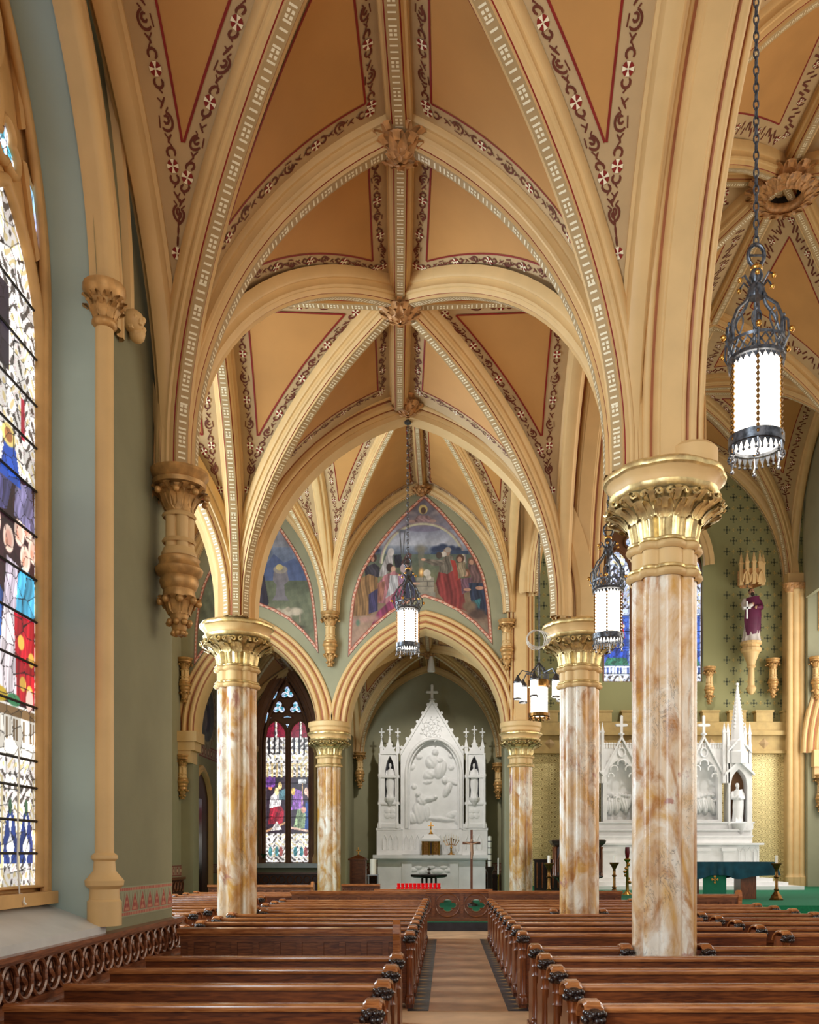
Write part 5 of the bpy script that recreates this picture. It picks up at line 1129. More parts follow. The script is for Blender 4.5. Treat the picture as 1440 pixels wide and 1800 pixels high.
for s in (-1, 1): m.prism([(0,-.06),(1,-.06),(1,.06),(0,.06)], lambda u, v, t: (gmid+s*(ax(790)-gmid)*(1-u), t, az(640)+(az(215)-az(640))*u+v*1.3), YF-.10, YF+.3)
for s in (-1, 1): crockets(m, (gmid+s*(ax(790)-gmid), YF, az(635)), (gmid, YF, az(225)), 6, .13, YF)
ar = [(cx0, az(1240)), (cx0, zsp)]+[((cx0+cx1)/2+(cx1-cx0)/2*math.cos(R(180-i*9)), zsp+(zap-zsp)*math.sin(R(180-i*9))) for i in range(21)]+[(cx1, zsp), (cx1, az(1240))]
m.tube([(c, YF-.02, z) for c, z in ar], .06, 7); m.tube([(c+(.09 if c < gmid else -.09), YF+.1, z-.02) for c, z in ar], .04, 7); fin_cross(m, gmid, YF, az(235), az(95)-az(235), .34); apart(m, 'gable_moulding', smooth=40)
m = MB()
for k in range(26):
    a = k*2.399; r_ = .085*math.sqrt(k); m.tube([(gmid+r_*math.cos(a)*.9+.06*math.cos(a+i), YF-.02, az(440)+r_*math.sin(a)+.06*math.sin(a+i)+.0*i) for i in range(5)], .022, 5)
apart(m, 'gable_tracery', smooth=50)
def B(x, y, rx, ry, ang=0, h=1.0): return (ax(x), az(y), rx/4.5*DA/F, ry/4.5*DA/F, ang, h)
bl = [B(425,965,22,24,0,1.2), B(450,1010,45,50,10,1), B(430,1110,55,90,5,1), B(500,1000,75,18,8,1), B(560,985,18,12,0,1), B(490,1110,30,70,8,.9), B(380,1150,50,50,0,.8), B(600,1160,130,18,-6,.7), B(700,1130,55,30,20,.6), B(560,625,26,28,0,1.2), B(540,700,60,60,20,1), B(600,760,50,80,-20,1), B(520,800,60,40,30,.8), B(600,690,28,26,0,1.1), B(640,850,25,28,0,1), B(660,920,30,70,-25,.9), B(700,860,70,20,-20,.6), B(390,900,22,22,0,.5), B(430,660,25,20,0,.5), B(690,650,22,20,0,.5), B(370,740,28,26,0,.5), B(690,745,24,24,0,.5), B(500,860,40,20,10,.5), B(740,1160,30,50,10,.5), B(340,1150,30,70,0,.4)]
adopt(relief('carved_relief', cx0-.02, cx1+.02, az(1245), zap, YF+.34, bl, None, top=lambda x: max(arch_in(x) or zsp, zsp)+.02, depth=.16))
# towers with niches
for s in (-1, 1):
    X = lambda x: ax(537+s*(537-x)); lo, hi = min(X(110), X(265)), max(X(110), X(265)); nl, nh = min(X(160), X(240)), max(X(160), X(240)); nm_ = (nl+nh)/2
    m = MB(); wall_strips(m, 'Y', YF-.12, lo, hi, az(1240), az(640), [(nl, nh, az(1000), az(800), az(660))], 0, .05); reveal(m, 'Y', YF-.12, YF+.25, (nl, nh, az(1000), az(800), az(660))); m.add([(nl,YF-.12,az(1000)),(nh,YF-.12,az(1000)),(nh,YF+.25,az(1000)),(nl,YF+.25,az(1000))], [(0,1,2,3)])
    for e in (lo, hi): m.add([(e,YF-.12,az(1240)),(e,YF+.5,az(1240)),(e,YF+.5,az(640)),(e,YF-.12,az(640))], [(0,1,2,3)])
    m.add([(lo,YF-.12,az(640)),(hi,YF-.12,az(640)),(hi,YF+.5,az(640)),(lo,YF+.5,az(640))], [(0,1,2,3)]); apart(m, 'niche_tower')
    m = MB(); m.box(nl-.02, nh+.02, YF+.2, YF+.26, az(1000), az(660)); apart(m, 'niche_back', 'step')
    m = MB()
    for (xa, xb, ya, yb) in ((100,285,1240,1205), (105,275,1050,1030), (108,275,835,815), (90,290,1255,1238)): q0, q1 = sorted((X(xa), X(xb))); m.box(q0, q1, YF-.17, YF+.3, az(ya), az(yb))
    for xx in (118, 258):
        c = X(xx); m.lathe([(.07,az(1240)),(.07,az(1200)),(.045,az(1190)),(.045,az(830)),(.07,az(815)),(.045,az(800)),(.04,az(650))], 8, c, YF-.14, 0)
    m.prism([(X(120), az(650)), (X(258), az(650)), (X(198), az(555))], lambda u, v, t: (u, t, v), YF-.15, YF+.2); crockets(m, (X(120), YF, az(645)), (X(198), YF, az(560)), 3, .08, YF); crockets(m, (X(258), YF, az(645)), (X(198), YF, az(560)), 3, .08, YF)
    for xx, yt, yb in ((133,440,580), (263,440,580), (198,420,560)): pinnacle(m, X(xx), YF-.02, az(640), az(yb), .12, az(yt+70)); fin_cross(m, X(xx), YF-.02, az(yt+75), az(yt)-az(yt+75), .16)
    apart(m, 'tower_moulding', smooth=40)
    m = MB(); m.lathe([(.05,az(1060)),(.1,az(1045)),(.17,az(1020)),(.19,az(1005)),(.19,az(995))], 12, nm_, YF-.12, 0); apart(m, 'niche_bracket')
    m = MB()
    for a in (45, 135, 225, 315): m.ball((nm_+.12*math.cos(R(a)), YF-.125, az(1120)+.12*math.sin(R(a))), .11, 10, 5, sc=(1,.25,1))
    apart(m, 'quatrefoil')
    st = statue_mesh(1.12, 3+s).build('niche_statue', [M['wmarble']]*4, None, smooth=60, loc=(nm_, YF+.02, az(995))); st.scale = (.74, .8, 1.08); tag(st, 'white marble robed saint in the %s niche of the side altar' % ('window side' if s < 0 else 'nave side'), 'statue')
# lower storey
m = MB(); m.box(ax(300), ax(775), YF-.05, YF+.3, az(1420), az(1248)); m.box(ax(95), ax(300), YF-.16, YF+.4, az(1455), az(1255)); m.box(ax(775), ax(980), YF-.16, YF+.4, az(1455), az(1255)); m.box(ax(300), ax(775), YF-.25, YF+.3, az(1450), az(1420)); apart(m, 'reredos_base')
m = MB()
for xs in ((160,205,250), (330,375,420,465), (600,645,690,735), (825,870,915)):
    for x in xs: q = MB(); yq = YF-.17 if x < 300 or x > 780 else YF-.06; q.tube([(ax(x-16), yq, az(1410)), (ax(x-16), yq, az(1330)), (ax(x), yq, az(1290)), (ax(x+16), yq, az(1330)), (ax(x+16), yq, az(1410))], .022, 5); apart(q, 'blind_arch')
m = MB(); m.box(ax(75), ax(985), YF-.75, YF+.3, az(1480), az(1452)); m.box(ax(90), ax(970), YF-.7, YF+.3, az(1492), az(1480)); apart(m, 'mensa')
m = MB(); m.box(ax(110), ax(960), YF-.55, YF+.3, .21, az(1490)); m.box(ax(300), ax(380), YF-.62, YF-.5, .3, az(1495)); m.box(ax(680), ax(745), YF-.62, YF-.5, .3, az(1495)); m.box(ax(85), ax(985), YF-.9, YF+.3, .21, .42); apart(m, 'altar_body')
m = MB(); 
for k in range(9): m.ball((ax(395+k*34), YF-.56, az(1570)+.1*math.sin(k*2)), .10, 8, 5, sc=(1.4,.25,.8))
apart(m, 'altar_front_relief', smooth=60)
# things on and before the altar
zt = az(1452)
tb_ = tag(empty('tabernacle', (ax(530), YF-.52, zt)), 'bronze fronted tabernacle with a stepped white roof on the side altar', 'tabernacle'); w = (ax(600)-ax(460))/2; hh = az(1345)-zt
m = MB(); m.box(-w, w, -.2, .25, 0, hh); m.build('cabinet', M['bronze'], tb_); m = MB()
for x in (-w, -.2*w, .2*w, w): m.lathe([(.04,0),(.03,.05),(.03,hh-.05),(.045,hh)], 8, x*.92, -.22, 0)
m.build('colonnette', M['brass'], tb_, smooth=40); m = MB(); m.box(-.16*w, .16*w, -.215, -.2, .04, hh-.05); m.build('door', M['darkbronze'], tb_)
m = MB(); m.box(-w-.05, w+.05, -.27, .3, hh, hh+.08); m.add([(-w-.02,-.24,hh+.08),(w+.02,-.24,hh+.08),(w+.02,.27,hh+.08),(-w-.02,.27,hh+.08),(-w*.5,-.1,hh+.24),(w*.5,-.1,hh+.24),(w*.5,.12,hh+.24),(-w*.5,.12,hh+.24)], [(0,1,5,4),(1,2,6,5),(2,3,7,6),(3,0,4,7),(4,5,6,7)]); m.build('roof', M['wmarble'], tb_)
cr = tag(empty('altar_crucifix', (ax(530), YF-.52, zt+hh+.24)), 'small brass crucifix standing on the tabernacle roof', 'crucifix'); m = MB(); m.lathe([(.09,0),(.05,.06),(.03,.1)], 10); m.build('foot', M['brass'], cr, smooth=40); m = MB(); m.box(-.018,.018,-.015,.015,.1,.42); m.box(-.1,.1,-.015,.015,.28,.315); m.ball((0,-.02,.3),.035,6,5); m.tube([(0,-.02,.3),(0,-.02,.16)], .02, 6); m.build('cross', M['brass'], cr)
cd = tag(empty('candelabrum', (ax(690), YF-.45, zt)), 'branching brass candelabrum beside the tabernacle', 'candelabrum'); m = MB(); m.lathe([(.13,0),(.12,.03),(.04,.07),(.03,.2),(.05,.25),(.025,.3),(.025,.62)], 12); m.build('stem', M['brass'], cd, smooth=40)
for k in range(7):
    x = (k-3)*.085; zz = .72-.03*abs(k-3); m = MB(); m.tube([(0,0,.36),(x*.6,-.02,.38-.02*abs(k-3)),(x,-.02,zz-.16)], .012, 5); m.lathe([(.03,0),(.035,.02)], 8, x, -.02, zz-.16); m.build('branch', M['brass'], cd); m = MB(); m.lathe([(.014,0),(.014,.15)], 6, x, -.02, zz-.14); m.build('candle', M['wax'], cd)
pt = tag(empty('pedestal_table', (ax(523), 29.6, .21)), 'dark wooden pedestal table in front of the side altar', 'table'); k_ = 29.6/31.5
m = MB(); m.lathe([(.5,.80),(.62,.84),(.64,.90),(.6,.92)], 8, a0=.39); m.build('table_top', M['darkwood'], pt)
for dx in (-.22,-.08,.08,.22): m = MB(); m.lathe([(.05,.06),(.035,.15),(.055,.4),(.03,.5),(.04,.8)], 8, dx, 0, 0); m.build('leg', M['darkwood'], pt, smooth=40)
m = MB(); m.box(-.4,.4,-.3,.3,0,.07); m.build('base', M['darkwood'], pt); cc = tag(empty('table_cross', (ax(523), 29.6, 1.13)), 'small dark cross on the pedestal table', 'cross'); m = MB(); m.box(-.05,.05,-.03,.03,0,.05); m.build('foot', M['darkbronze'], cc); m = MB(); m.box(-.012,.012,-.01,.01,.05,.22); m.box(-.06,.06,-.01,.01,.13,.16); m.build('cross', M['darkbronze'], cc)
# processional crucifix, paschal candle, side cabinet, candle rack
px_ = PX(829, 1560, 27.5); z0_ = .21
t = tag(empty('standing_crucifix', (px_.x, 27.5, z0_)), 'tall wooden crucifix on a pole right of the side altar', 'crucifix'); m = MB(); m.lathe([(.2,0),(.18,.06),(.05,.12),(.035,.2)], 12); m.build('foot', M['darkwood'], t); m = MB(); m.box(-.035,.035,-.03,.03,.1,2.3); m.box(-.27,.27,-.025,.025,1.86,1.94); m.build('cross', M['pewz'], t)
m = MB(); m.tube([(0,-.05,1.9),(0,-.055,1.75),(.02,-.05,1.6),(0,-.05,1.42)], [.045,.05,.04,.03], 8); m.tube([(-.22,-.05,1.93),(0,-.06,1.86),(.22,-.05,1.93)], [.018,.03,.018], 6); m.ball((0,-.06,1.97), .05, 8, 6); m.build('corpus', M['skin'], t, smooth=60)
p2 = PX(861, 1560, 28.5); t = tag(empty('paschal_candle', (p2.x, 28.5, .21)), 'tall decorated white paschal candle on a dark wooden stand', 'candle'); m = MB(); m.lathe([(.22,0),(.2,.08),(.09,.14),(.08,1.0),(.14,1.1),(.15,1.18)], 12); m.build('stand', M['darkwood'], t, smooth=40); m = MB(); m.lathe([(.06,1.18),(.06,2.12),(.02,2.14)], 12); m.build('candle', M['wax'], t, smooth=40); m = MB()
for k in range(4): m.lathe([(.0625,1.35+k*.2),(.0625,1.38+k*.2)], 12, cap=False)
m.build('candle_band', M['slate'], t); p3 = PX(868, 1540, 28.0); t = tag(empty('standing_candle', (p3.x+.12, 27.6, .21)), 'thin white candle on a slim brass stand beside the paschal candle', 'candle'); m = MB(); m.lathe([(.14,0),(.03,.08),(.02,.9),(.05,.95)], 10); m.build('stand', M['brass'], t, smooth=40); m = MB(); m.lathe([(.025,.95),(.022,1.45)], 8); m.build('candle', M['wax'], t)
p4 = PX(630, 1550, 28.0); t = tag(empty('wooden_cabinet', (p4.x, 28.0, .21)), 'tall reddish wooden cabinet topped by a small cross beside the window column', 'cabinet'); m = MB(); m.box(-.24,.24,-.2,.2,0,1.38); m.build('body', M['pewz'], t); m = MB(); m.box(-.29,.29,-.25,.25,1.38,1.43); m.add([(-.27,-.23,1.43),(.27,-.23,1.43),(.27,.23,1.43),(-.27,.23,1.43),(0,0,1.56)], [(0,1,4),(1,2,4),(2,3,4),(3,0,4)]); m.build('roof', M['pewz'], t); m = MB(); m.box(-.015,.015,-.015,.015,1.54,1.78); m.box(-.07,.07,-.015,.015,1.66,1.69); m.build('cross', M['brass'], t)
m = MB(); m.box(-.18,.18,-.215,-.2,.1,1.3); m.build('door', M['pew'], t)
p5_ = PX(656, 1550, 27.0); t = tag(empty('candle_stand', (p5_.x, 27.0, .21)), 'steel stand holding a thick white candle beside the wooden cabinet', 'stand')
for sx in (-1, 1):
    for sy in (-1, 1): m = MB(); m.tube([(sx*.14, sy*.14, 0), (sx*.14, sy*.14, .95)], .012, 6); m.build('leg', M['steel'], t)
m = MB(); m.box(-.16,.16,-.16,.16,.93,.96); m.box(-.15,.15,-.15,.15,.45,.47); m.build('shelf', M['steel'], t); m = MB(); m.lathe([(.10,.96),(.10,1.42),(.03,1.43)], 14); m.build('candle', M['wax'], t, smooth=40)
# votive rack
RY = 22.6; xa_, xb_ = PX(697, 1550, RY).x, PX(775, 1550, RY).x
t = tag(empty('votive_rack', ((xa_+xb_)/2, RY, .21)), 'black stepped rack holding red votive candles before the side altar', 'rack'); wv = (xb_-xa_)/2
for j in range(2): m = MB(); m.box(-wv, wv, -.10+j*.16, .06+j*.16, .62+j*.09, .65+j*.09); m.build('shelf', M['lead'], t)
for sx in (-1, 1): m = MB(); m.box(sx*wv*.9-.02, sx*wv*.9+.02, -.05, .2, 0, .62); m.build('leg', M['lead'], t)
vp = None
for j in range(2):
    for i in range(11):
        loc = (xa_+(i+.5)*(xb_-xa_)/11, RY-.02+j*.16, .21+.65+j*.09)
        if vp is None:
            vp = tag(empty('votive_candle', loc), 'red glass votive candle in the black stepped rack', 'candle', 'red votive candles'); q = MB(); q.lathe([(.036,0),(.04,.02),(.045,.095),(.041,.095),(.036,.06)], 12); q.build('glass_cup', M['redglass'], vp, smooth=40); q = MB(); q.lathe([(.03,.02),(.03,.07)], 8); q.build('wax', M['wax'], vp)
        else: c = copy_tree(vp); c.location = loc
# ------------------------------------------------------------------ carved chapel parapet
PY = 21.15; pp0, pp1 = PX(662, 1563, PY).x, PX(862, 1563, PY).x
t = tag(empty('chapel_parapet', (pp0, PY, .21)), 'carved oak parapet with pierced pointed quatrefoil panels closing the aisle', 'parapet'); W = pp1-pp0
m = MB(); m.box(-.05, W+.05, -.09, .09, .70, .75); m.box(-.02, W+.02, -.06, .06, .66, .70); m.build('top_rail', M['pewtop'], t); m = MB(); m.box(0, W, -.06, .06, 0, .09); m.build('base_rail', M['screen'], t)
npan = 4; pw = W/npan
for i in range(npan+1): m = MB(); m.box(i*pw-.05, i*pw+.05, -.05, .05, .09, .66); m.box(i*pw-.03, i*pw+.03, -.065, -.05, .14, .60); m.build('post', M['screen'], t)
for i in range(npan):
    c = (i+.5)*pw; a_ = pw/2-.05; m = MB(); n = 40; outer = []; inner = []
    for k in range(n):
        th = 2*math.pi*k/n; dx, dz = math.cos(th), math.sin(th); q = min(a_/max(abs(dx), 1e-6), .285/max(abs(dz), 1e-6)); outer.append((c+dx*q, .375+dz*q))
        rr = .10+.055*abs(math.cos(2*th))**.6; inner.append((c+dx*rr*1.35, .375+dz*rr))
    for yy in (-.02, .02): m.grid([[(x, yy, z) for x, z in outer], [(x, yy, z) for x, z in inner]], cu=True)
    m.grid([[(x, -.02, z) for x, z in inner], [(x, .02, z) for x, z in inner]], cu=True)
    for s in (-1, 1): m.tube([(c+a_*math.cos(R(180*k/12)), -.03, .375+s*.27*math.sin(R(180*k/12))) for k in range(13)], .02, 6)
    m.tube([(x, -.025, z) for x, z in inner], .016, 6, closed=True); m.build('carved_panel', M['screen'], t)
p6_ = PX(600, 1553, 21.6).x; t = tag(empty('kneeler_desk', (p6_, 21.7, .21)), 'short oak rail with a carved arcade frieze beside the window column', 'rail'); W2_ = PX(668, 1553, 21.6).x-p6_
m = MB(); m.box(0, W2_, -.1, .1, .80, .85); m.build('top_rail', M['pewtop'], t); m = MB(); m.box(0, W2_, -.03, .03, 0, .80); m.build('board', M['screen'], t)
for k in range(9): q = MB(); x = (k+.5)*W2_/9; q.tube([(x-.04,-.04,.62),(x-.035,-.04,.70),(x,-.04,.76),(x+.035,-.04,.70),(x+.04,-.04,.62)], .012, 5); q.build('frieze_arch', M['screen'], t)
# ------------------------------------------------------------------ high altar
DH = 31.6; HYF = 32.1
def hx(x): return (1040+x/4-VX)*DH/F
def hz(y): return HC+(VY-(1200+y/4))*DH/F
HM = 524
ha = tag(empty('high_altar', (hx(HM), HYF, .62)), 'wide white marble high altar with pinnacles and gabled reliefs in the chancel', 'altar')
def hpart(m, nm, mt='wmarble', smooth=None): o = m.build(nm, M[mt], ha, smooth=smooth); o.matrix_parent_inverse = Matrix.Translation((-hx(HM), -HYF, -.62)); return o
for s in (-1, 1):
    X = lambda x: hx(HM+s*(x-HM)); xl, xr = sorted((X(690), X(950))); al, ar_ = sorted((X(728), X(922))); am = X(818)
    m = MB(); wall_strips(m, 'Y', HYF, xl, xr, hz(980), hz(450), [(al, ar_, hz(960), hz(660), hz(530))], 0, .06); reveal(m, 'Y', HYF, HYF+.4, (al, ar_, hz(960), hz(660), hz(530))); hpart(m, 'relief_bay')
    m = MB(); m.box(xl, xr, HYF+.4, HYF+.45, hz(980), hz(520)); hpart(m, 'bay_back')
    bl = []
    rnd = random.Random(5+s)
    for k in range(7): x = al+(ar_-al)*(k+.6)/7.5; bl += [(x, hz(845)+rnd.uniform(-.1,.1), .12, .34, rnd.uniform(-20,20), 1), (x, hz(795)+rnd.uniform(-.08,.1), .075, .085, 0, 1.1), (x+.1, hz(820), .2, .05, rnd.uniform(-40,40), .9)]
    o = relief('figure_relief', al, ar_, hz(930), hz(740), HYF+.39, bl, ha, 90, 60, .2); o.matrix_parent_inverse = Matrix.Translation((-hx(HM), -HYF, -.62))
    m = MB()
    for q in (-1, 1): m = MB(); m.prism([(0,-.05),(1,-.05),(1,.07),(0,.07)], lambda u, v, t_: (am+q*(xr-xl)*.5*(1-u), t_, hz(620)+(hz(375)-hz(620))*u+v), HYF-.1, HYF+.2); crockets(m, (am+q*(xr-xl)*.5, HYF, hz(615)), (am, HYF, hz(385)), 5, .08, HYF); hpart(m, 'gable_coping')
    for cxm, czm, rr in ((818,560,.14),(765,600,.13),(872,600,.13),(745,650,.1),(895,650,.1)): m = MB(); m.tube([(X(cxm)+rr*math.cos(R(a)), HYF-.03, hz(czm)+rr*math.sin(R(a))) for a in range(-20, 201, 20)], .03, 6); hpart(m, 'cusp_moulding')
    m = MB(); m.tube([(am+.12*math.cos(R(a)), HYF-.03, hz(480)+.16*math.sin(R(a))) for a in range(0, 360, 30)], .03, 6, closed=True); hpart(m, 'gable_roundel'); m = MB(); fin_cross(m, am, HYF, hz(380), hz(225)-hz(380), .34); hpart(m, 'finial_cross', smooth=40)
    m = MB(); n = 14
    for k in range(n): x = xl+(xr-xl)*(k+.5)/n; m.box(x-.035, x+.035, HYF-.02, HYF+.05, hz(450), hz(425)); m.ball((x, HYF, hz(418)), .05, 6, 4)
    hpart(m, 'cresting')
    m = MB()
    for xx in (957, 984): pinnacle(m, X(xx), HYF-.1, hz(700), hz(330), .10, hz(262))
    for xx in (1110, 1143): pinnacle(m, X(xx), HYF-.05, hz(560), hz(340), .09, hz(262))
    hpart(m, 'slender_pinnacle')
    nl, nh = sorted((X(1000), X(1120))); nm_ = (nl+nh)/2; tl, tr = sorted((X(985), X(1155))); m = MB(); wall_strips(m, 'Y', HYF-.15, tl, tr, hz(1130), hz(560), [(nl, nh, hz(985), hz(720), hz(600))], 0, .05); reveal(m, 'Y', HYF-.15, HYF+.3, (nl, nh, hz(985), hz(720), hz(600)))
    m.add([(nl,HYF-.15,hz(985)),(nh,HYF-.15,hz(985)),(nh,HYF+.3,hz(985)),(nl,HYF+.3,hz(985))], [(0,1,2,3)])
    for e in (tl, tr): m.add([(e,HYF-.15,hz(1130)),(e,HYF+.4,hz(1130)),(e,HYF+.4,hz(560)),(e,HYF-.15,hz(560))], [(0,1,2,3)])
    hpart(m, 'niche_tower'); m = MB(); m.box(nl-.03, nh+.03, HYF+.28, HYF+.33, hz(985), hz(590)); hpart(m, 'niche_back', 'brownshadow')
    m = MB(); sp = X(1062)
    for q in (-1, 1): m.prism([(0,-.04),(1,-.04),(1,.05),(0,.05)], lambda u, v, t_: (sp+q*.52*(1-u), t_, hz(640)+(hz(545)-hz(640))*u+v), HYF-.25, HYF-.1); m.prism([(0,-.04),(1,-.04),(1,.05),(0,.05)], lambda u, v, t_: (sp+q*.42*(1-u), t_, hz(480)+(hz(385)-hz(480))*u+v), HYF-.25, HYF-.1)
    m.lathe([(.40,hz(560)),(.40,hz(480)),(.34,hz(470)),(.34,hz(400)),(.24,hz(385)),(.22,hz(300)),(.02,hz(-10))], 8, sp, HYF+.05, 0)
    for k in range(12):
        t_ = k/12; r_ = .22*(1-t_)
        for a in range(4): m.ball((sp+r_*math.cos(a*1.57+.78), HYF+.05+r_*math.sin(a*1.57+.78), hz(300)+(hz(-10)-hz(300))*t_), .05*(1-.4*t_), 5, 4)
    for q in (-.38, .38): pinnacle(m, sp+q, HYF-.15, hz(560), hz(430), .09, hz(330))
    m.ball((sp, HYF+.05, hz(-10)), .06, 6, 5); hpart(m, 'spire_canopy', smooth=40)
    m = MB(); m.lathe([(.05,hz(1110)),(.12,hz(1085)),(.2,hz(1040)),(.26,hz(1000)),(.28,hz(985))], 12, nm_, HYF-.2, 0); hpart(m, 'niche_bracket', smooth=40)
    st = statue_mesh(1.42, 9+s).build('niche_statue', [M['wmarble']]*4, None, smooth=60, loc=(nm_, HYF+.02, hz(985))); st.scale = (.86, .9, 1.0); tag(st, 'large white marble robed figure in the %s niche of the high altar' % ('outer' if s > 0 else 'aisle side'), 'statue')
X = lambda x: hx(x); L_ = lambda x: hx(2*HM-x)
m = MB(); m.lathe([(.62,hz(980)),(.62,hz(300)),(.5,hz(280)),(.45,hz(120)),(.3,hz(100)),(.28,hz(20)),(.03,hz(-160))], 8, hx(HM), HYF+.1, 0, a0=.39); hpart(m, 'central_tower')
m = MB()
for a, b, c, yf in ((1165,1030,975,.1),(1130,1075,1030,.35),(1120,1130,1075,.6)): m.box(L_(a), X(a), HYF-yf, HYF+.4, hz(b), hz(c)); m.box(L_(a+8), X(a+8), HYF-yf-.04, HYF+.4, hz(c)-.05, hz(c))
hpart(m, 'gradine'); m = MB(); m.box(L_(1180), X(1180), HYF-1.0, HYF+.4, hz(1142), hz(1128)); hpart(m, 'mensa'); m = MB(); m.box(L_(1155), X(1155), HYF-.85, HYF+.4, .62, hz(1142)); hpart(m, 'altar_body')
m = MB()
for x in (760, 940): 
    for q in (x, 2*HM-x): m = MB(); m.box(hx(q)-.2, hx(q)+.2, HYF-.95, HYF-.84, .9, hz(1165)); m.box(hx(q)-.25, hx(q)+.25, HYF-.98, HYF-.84, hz(1185), hz(1160)); hpart(m, 'front_pilaster')
for x in (1000, 1045, 1090, 1130): 
    for q in (x, 2*HM-x): m = MB(); m.tube([(hx(q-18), HYF-.86, 1.0), (hx(q-18), HYF-.86, hz(1190)), (hx(q), HYF-.86, hz(1160)), (hx(q+18), HYF-.86, hz(1190)), (hx(q+18), HYF-.86, 1.0)], .03, 5); hpart(m, 'blind_arch')
m = MB()
for k in range(3): m.box(hx(-160)-.35*(2-k), hx(1310)+.35*(2-k)-.6, HYF-2.6+k*.45, HYF-.8, .62+k*.12, .74+k*.12)
hpart(m, 'altar_step')
# ------------------------------------------------------------------ sanctuary furniture
t = tag(empty('altar_table', (6.9, 23.6, .62)), 'wooden altar table under a dark teal cloth', 'table')
for x in (-.62, .85): m = MB(); m.box(x-.2, x+.2, -.25, .3, 0, .88); m.build('leg', M['pewz'], t)
m = MB(); m.box(-1.5, 1.5, -.45, .45, .88, .94); m.build('table_top', M['pew'], t)
ct = MB(); rows = []
for zz, k in ((.62,1.05),(.72,1.03),(.85,1.01),(.955,1.0)):
    row = []
    for i in range(120):
        a = 2*math.pi*i/120; sx, sy = math.cos(a), math.sin(a); q = min(1.53/max(abs(sx), 1e-6), .48/max(abs(sy), 1e-6)); f = (.955-zz)*.10*math.sin(i*.9); row.append((6.9+sx*q*k+f*sx, 23.6+sy*q*k+f*sy, .62+zz-(.10*abs(math.sin(a*2))**6 if zz < .7 else 0)))
    rows.append(row)
ct.grid(rows, cu=True); ct.add(rows[-1], [tuple(range(120))]); o = ct.build('altar_cloth', M['cloth'], None, smooth=60); tag(o, 'dark teal cloth draped over the altar table', 'cloth')
o = tag(empty('altar_banner', (6.83, 23.2, 1.25)), 'bright green cloth panel with a gold emblem hanging before the altar table', 'cloth'); m = MB(); m.grid([[(-.30+.6*i/10, -.02+.01*math.sin(i*1.3), -.55), (-.30+.6*i/10, -.02+.004*math.sin(i), .22)] for i in range(11)]); m.build('panel', M['greencloth'], o, smooth=60)
m = MB(); fleur(m, 0, -.12, .30, -.045); m.build('emblem', M['brass'], o); 
def candlestick(x, y, h, label, top=True):
    t = tag(empty('candlestick', (x, y, .62)), label, 'candlestick'); k = h/1.2; m = MB(); m.lathe([(.20*k,0),(.205*k,.03*k),(.17*k,.06*k),(.15*k,.12*k),(.09*k,.2*k),(.05*k,.26*k)], 8); m.build('foot', M['bronze'], t); m = MB(); m.lathe([(.05,.26*k),(.065,.3*k),(.04,.34*k),(.038,.62*k),(.07,.66*k),(.04,.7*k),(.04,.86*k),(.06,.9*k),(.09,.97*k),(.13,1.03*k),(.13,1.06*k)], 10); m.build('stem', M['bronze'], t, smooth=40); m = MB(); m.lathe([(.035,1.05*k),(.035,1.28*k)], 10); m.build('candle', M['wax'], t); return t
candlestick(PX(1365, 1580, 22.9).x, 22.9, 1.05, 'bronze candlestick with a white candle at the end of the altar table'); candlestick(PX(1080, 1570, 24.5).x, 24.5, 1.05, 'bronze candlestick before the high altar, between two marble columns'); candlestick(PX(965, 1560, 23.0).x, 23.0, 1.05, 'bronze candlestick beside the carved pulpit')
lp_ = tag(empty('sanctuary_lamp_stand', (PX(1103, 1550, 26).x, 26, .62)), 'gilt stand with a red sanctuary lamp by the high altar steps', 'lamp'); m = MB(); m.lathe([(.16,0),(.05,.1),(.03,.9),(.1,1.0),(.04,1.05)], 10)
for k in range(6): m.ball((.07*math.cos(k), .07*math.sin(k), .35+.1*k), .05, 6, 4)
m.build('stem', M['brass'], lp_, smooth=40); m = MB(); m.lathe([(.05,1.05),(.07,1.2),(.06,1.36)], 10); m.build('lamp_glass', mat('deep_red_glass', (90,8,14), .2), lp_, smooth=40)
px0 = PX(1015, 1500, 25.0).x; t = tag(empty('pulpit', (px0, 25.0, .62)), 'dark carved octagonal wooden pulpit behind the column with the white cable', 'pulpit'); m = MB(); m.lathe([(.45,0),(.5,.1),(.4,.2),(.62,.5),(.66,.55),(.66,1.35)], 8, a0=.39); m.build('body', M['darkwood'], t); m = MB(); m.lathe([(.66,1.35),(.72,1.4),(.78,1.45),(.8,1.52),(.76,1.55)], 8, a0=.39); m.build('cornice', M['darkwood'], t); m = MB(); m.lathe([(.68,.5),(.72,.54),(.68,.58)], 8, a0=.39); m.build('string_moulding', M['darkwood'], t)
for k in range(8):
    a = .39+k*math.pi/4; m = MB(); m.lathe([(.05,.56),(.035,.62),(.035,1.28),(.055,1.35)], 8, .67*math.cos(a), .67*math.sin(a), 0); m.build('colonnette', M['screen'], t, smooth=40)
    a += math.pi/8; d = .625; c = Vector((d*math.cos(a), d*math.sin(a), 0)); tn = Vector((-math.sin(a), math.cos(a), 0)); m = MB(); m.tube([c+tn*.17+Vector((0,0,.66)), c+tn*.17+Vector((0,0,1.0)), c+tn*.1+Vector((0,0,1.18)), c+Vector((0,0,1.28)), c-tn*.1+Vector((0,0,1.18)), c-tn*.17+Vector((0,0,1.0)), c-tn*.17+Vector((0,0,.66))], .022, 5); m.build('pointed_panel', M['screen'], t)
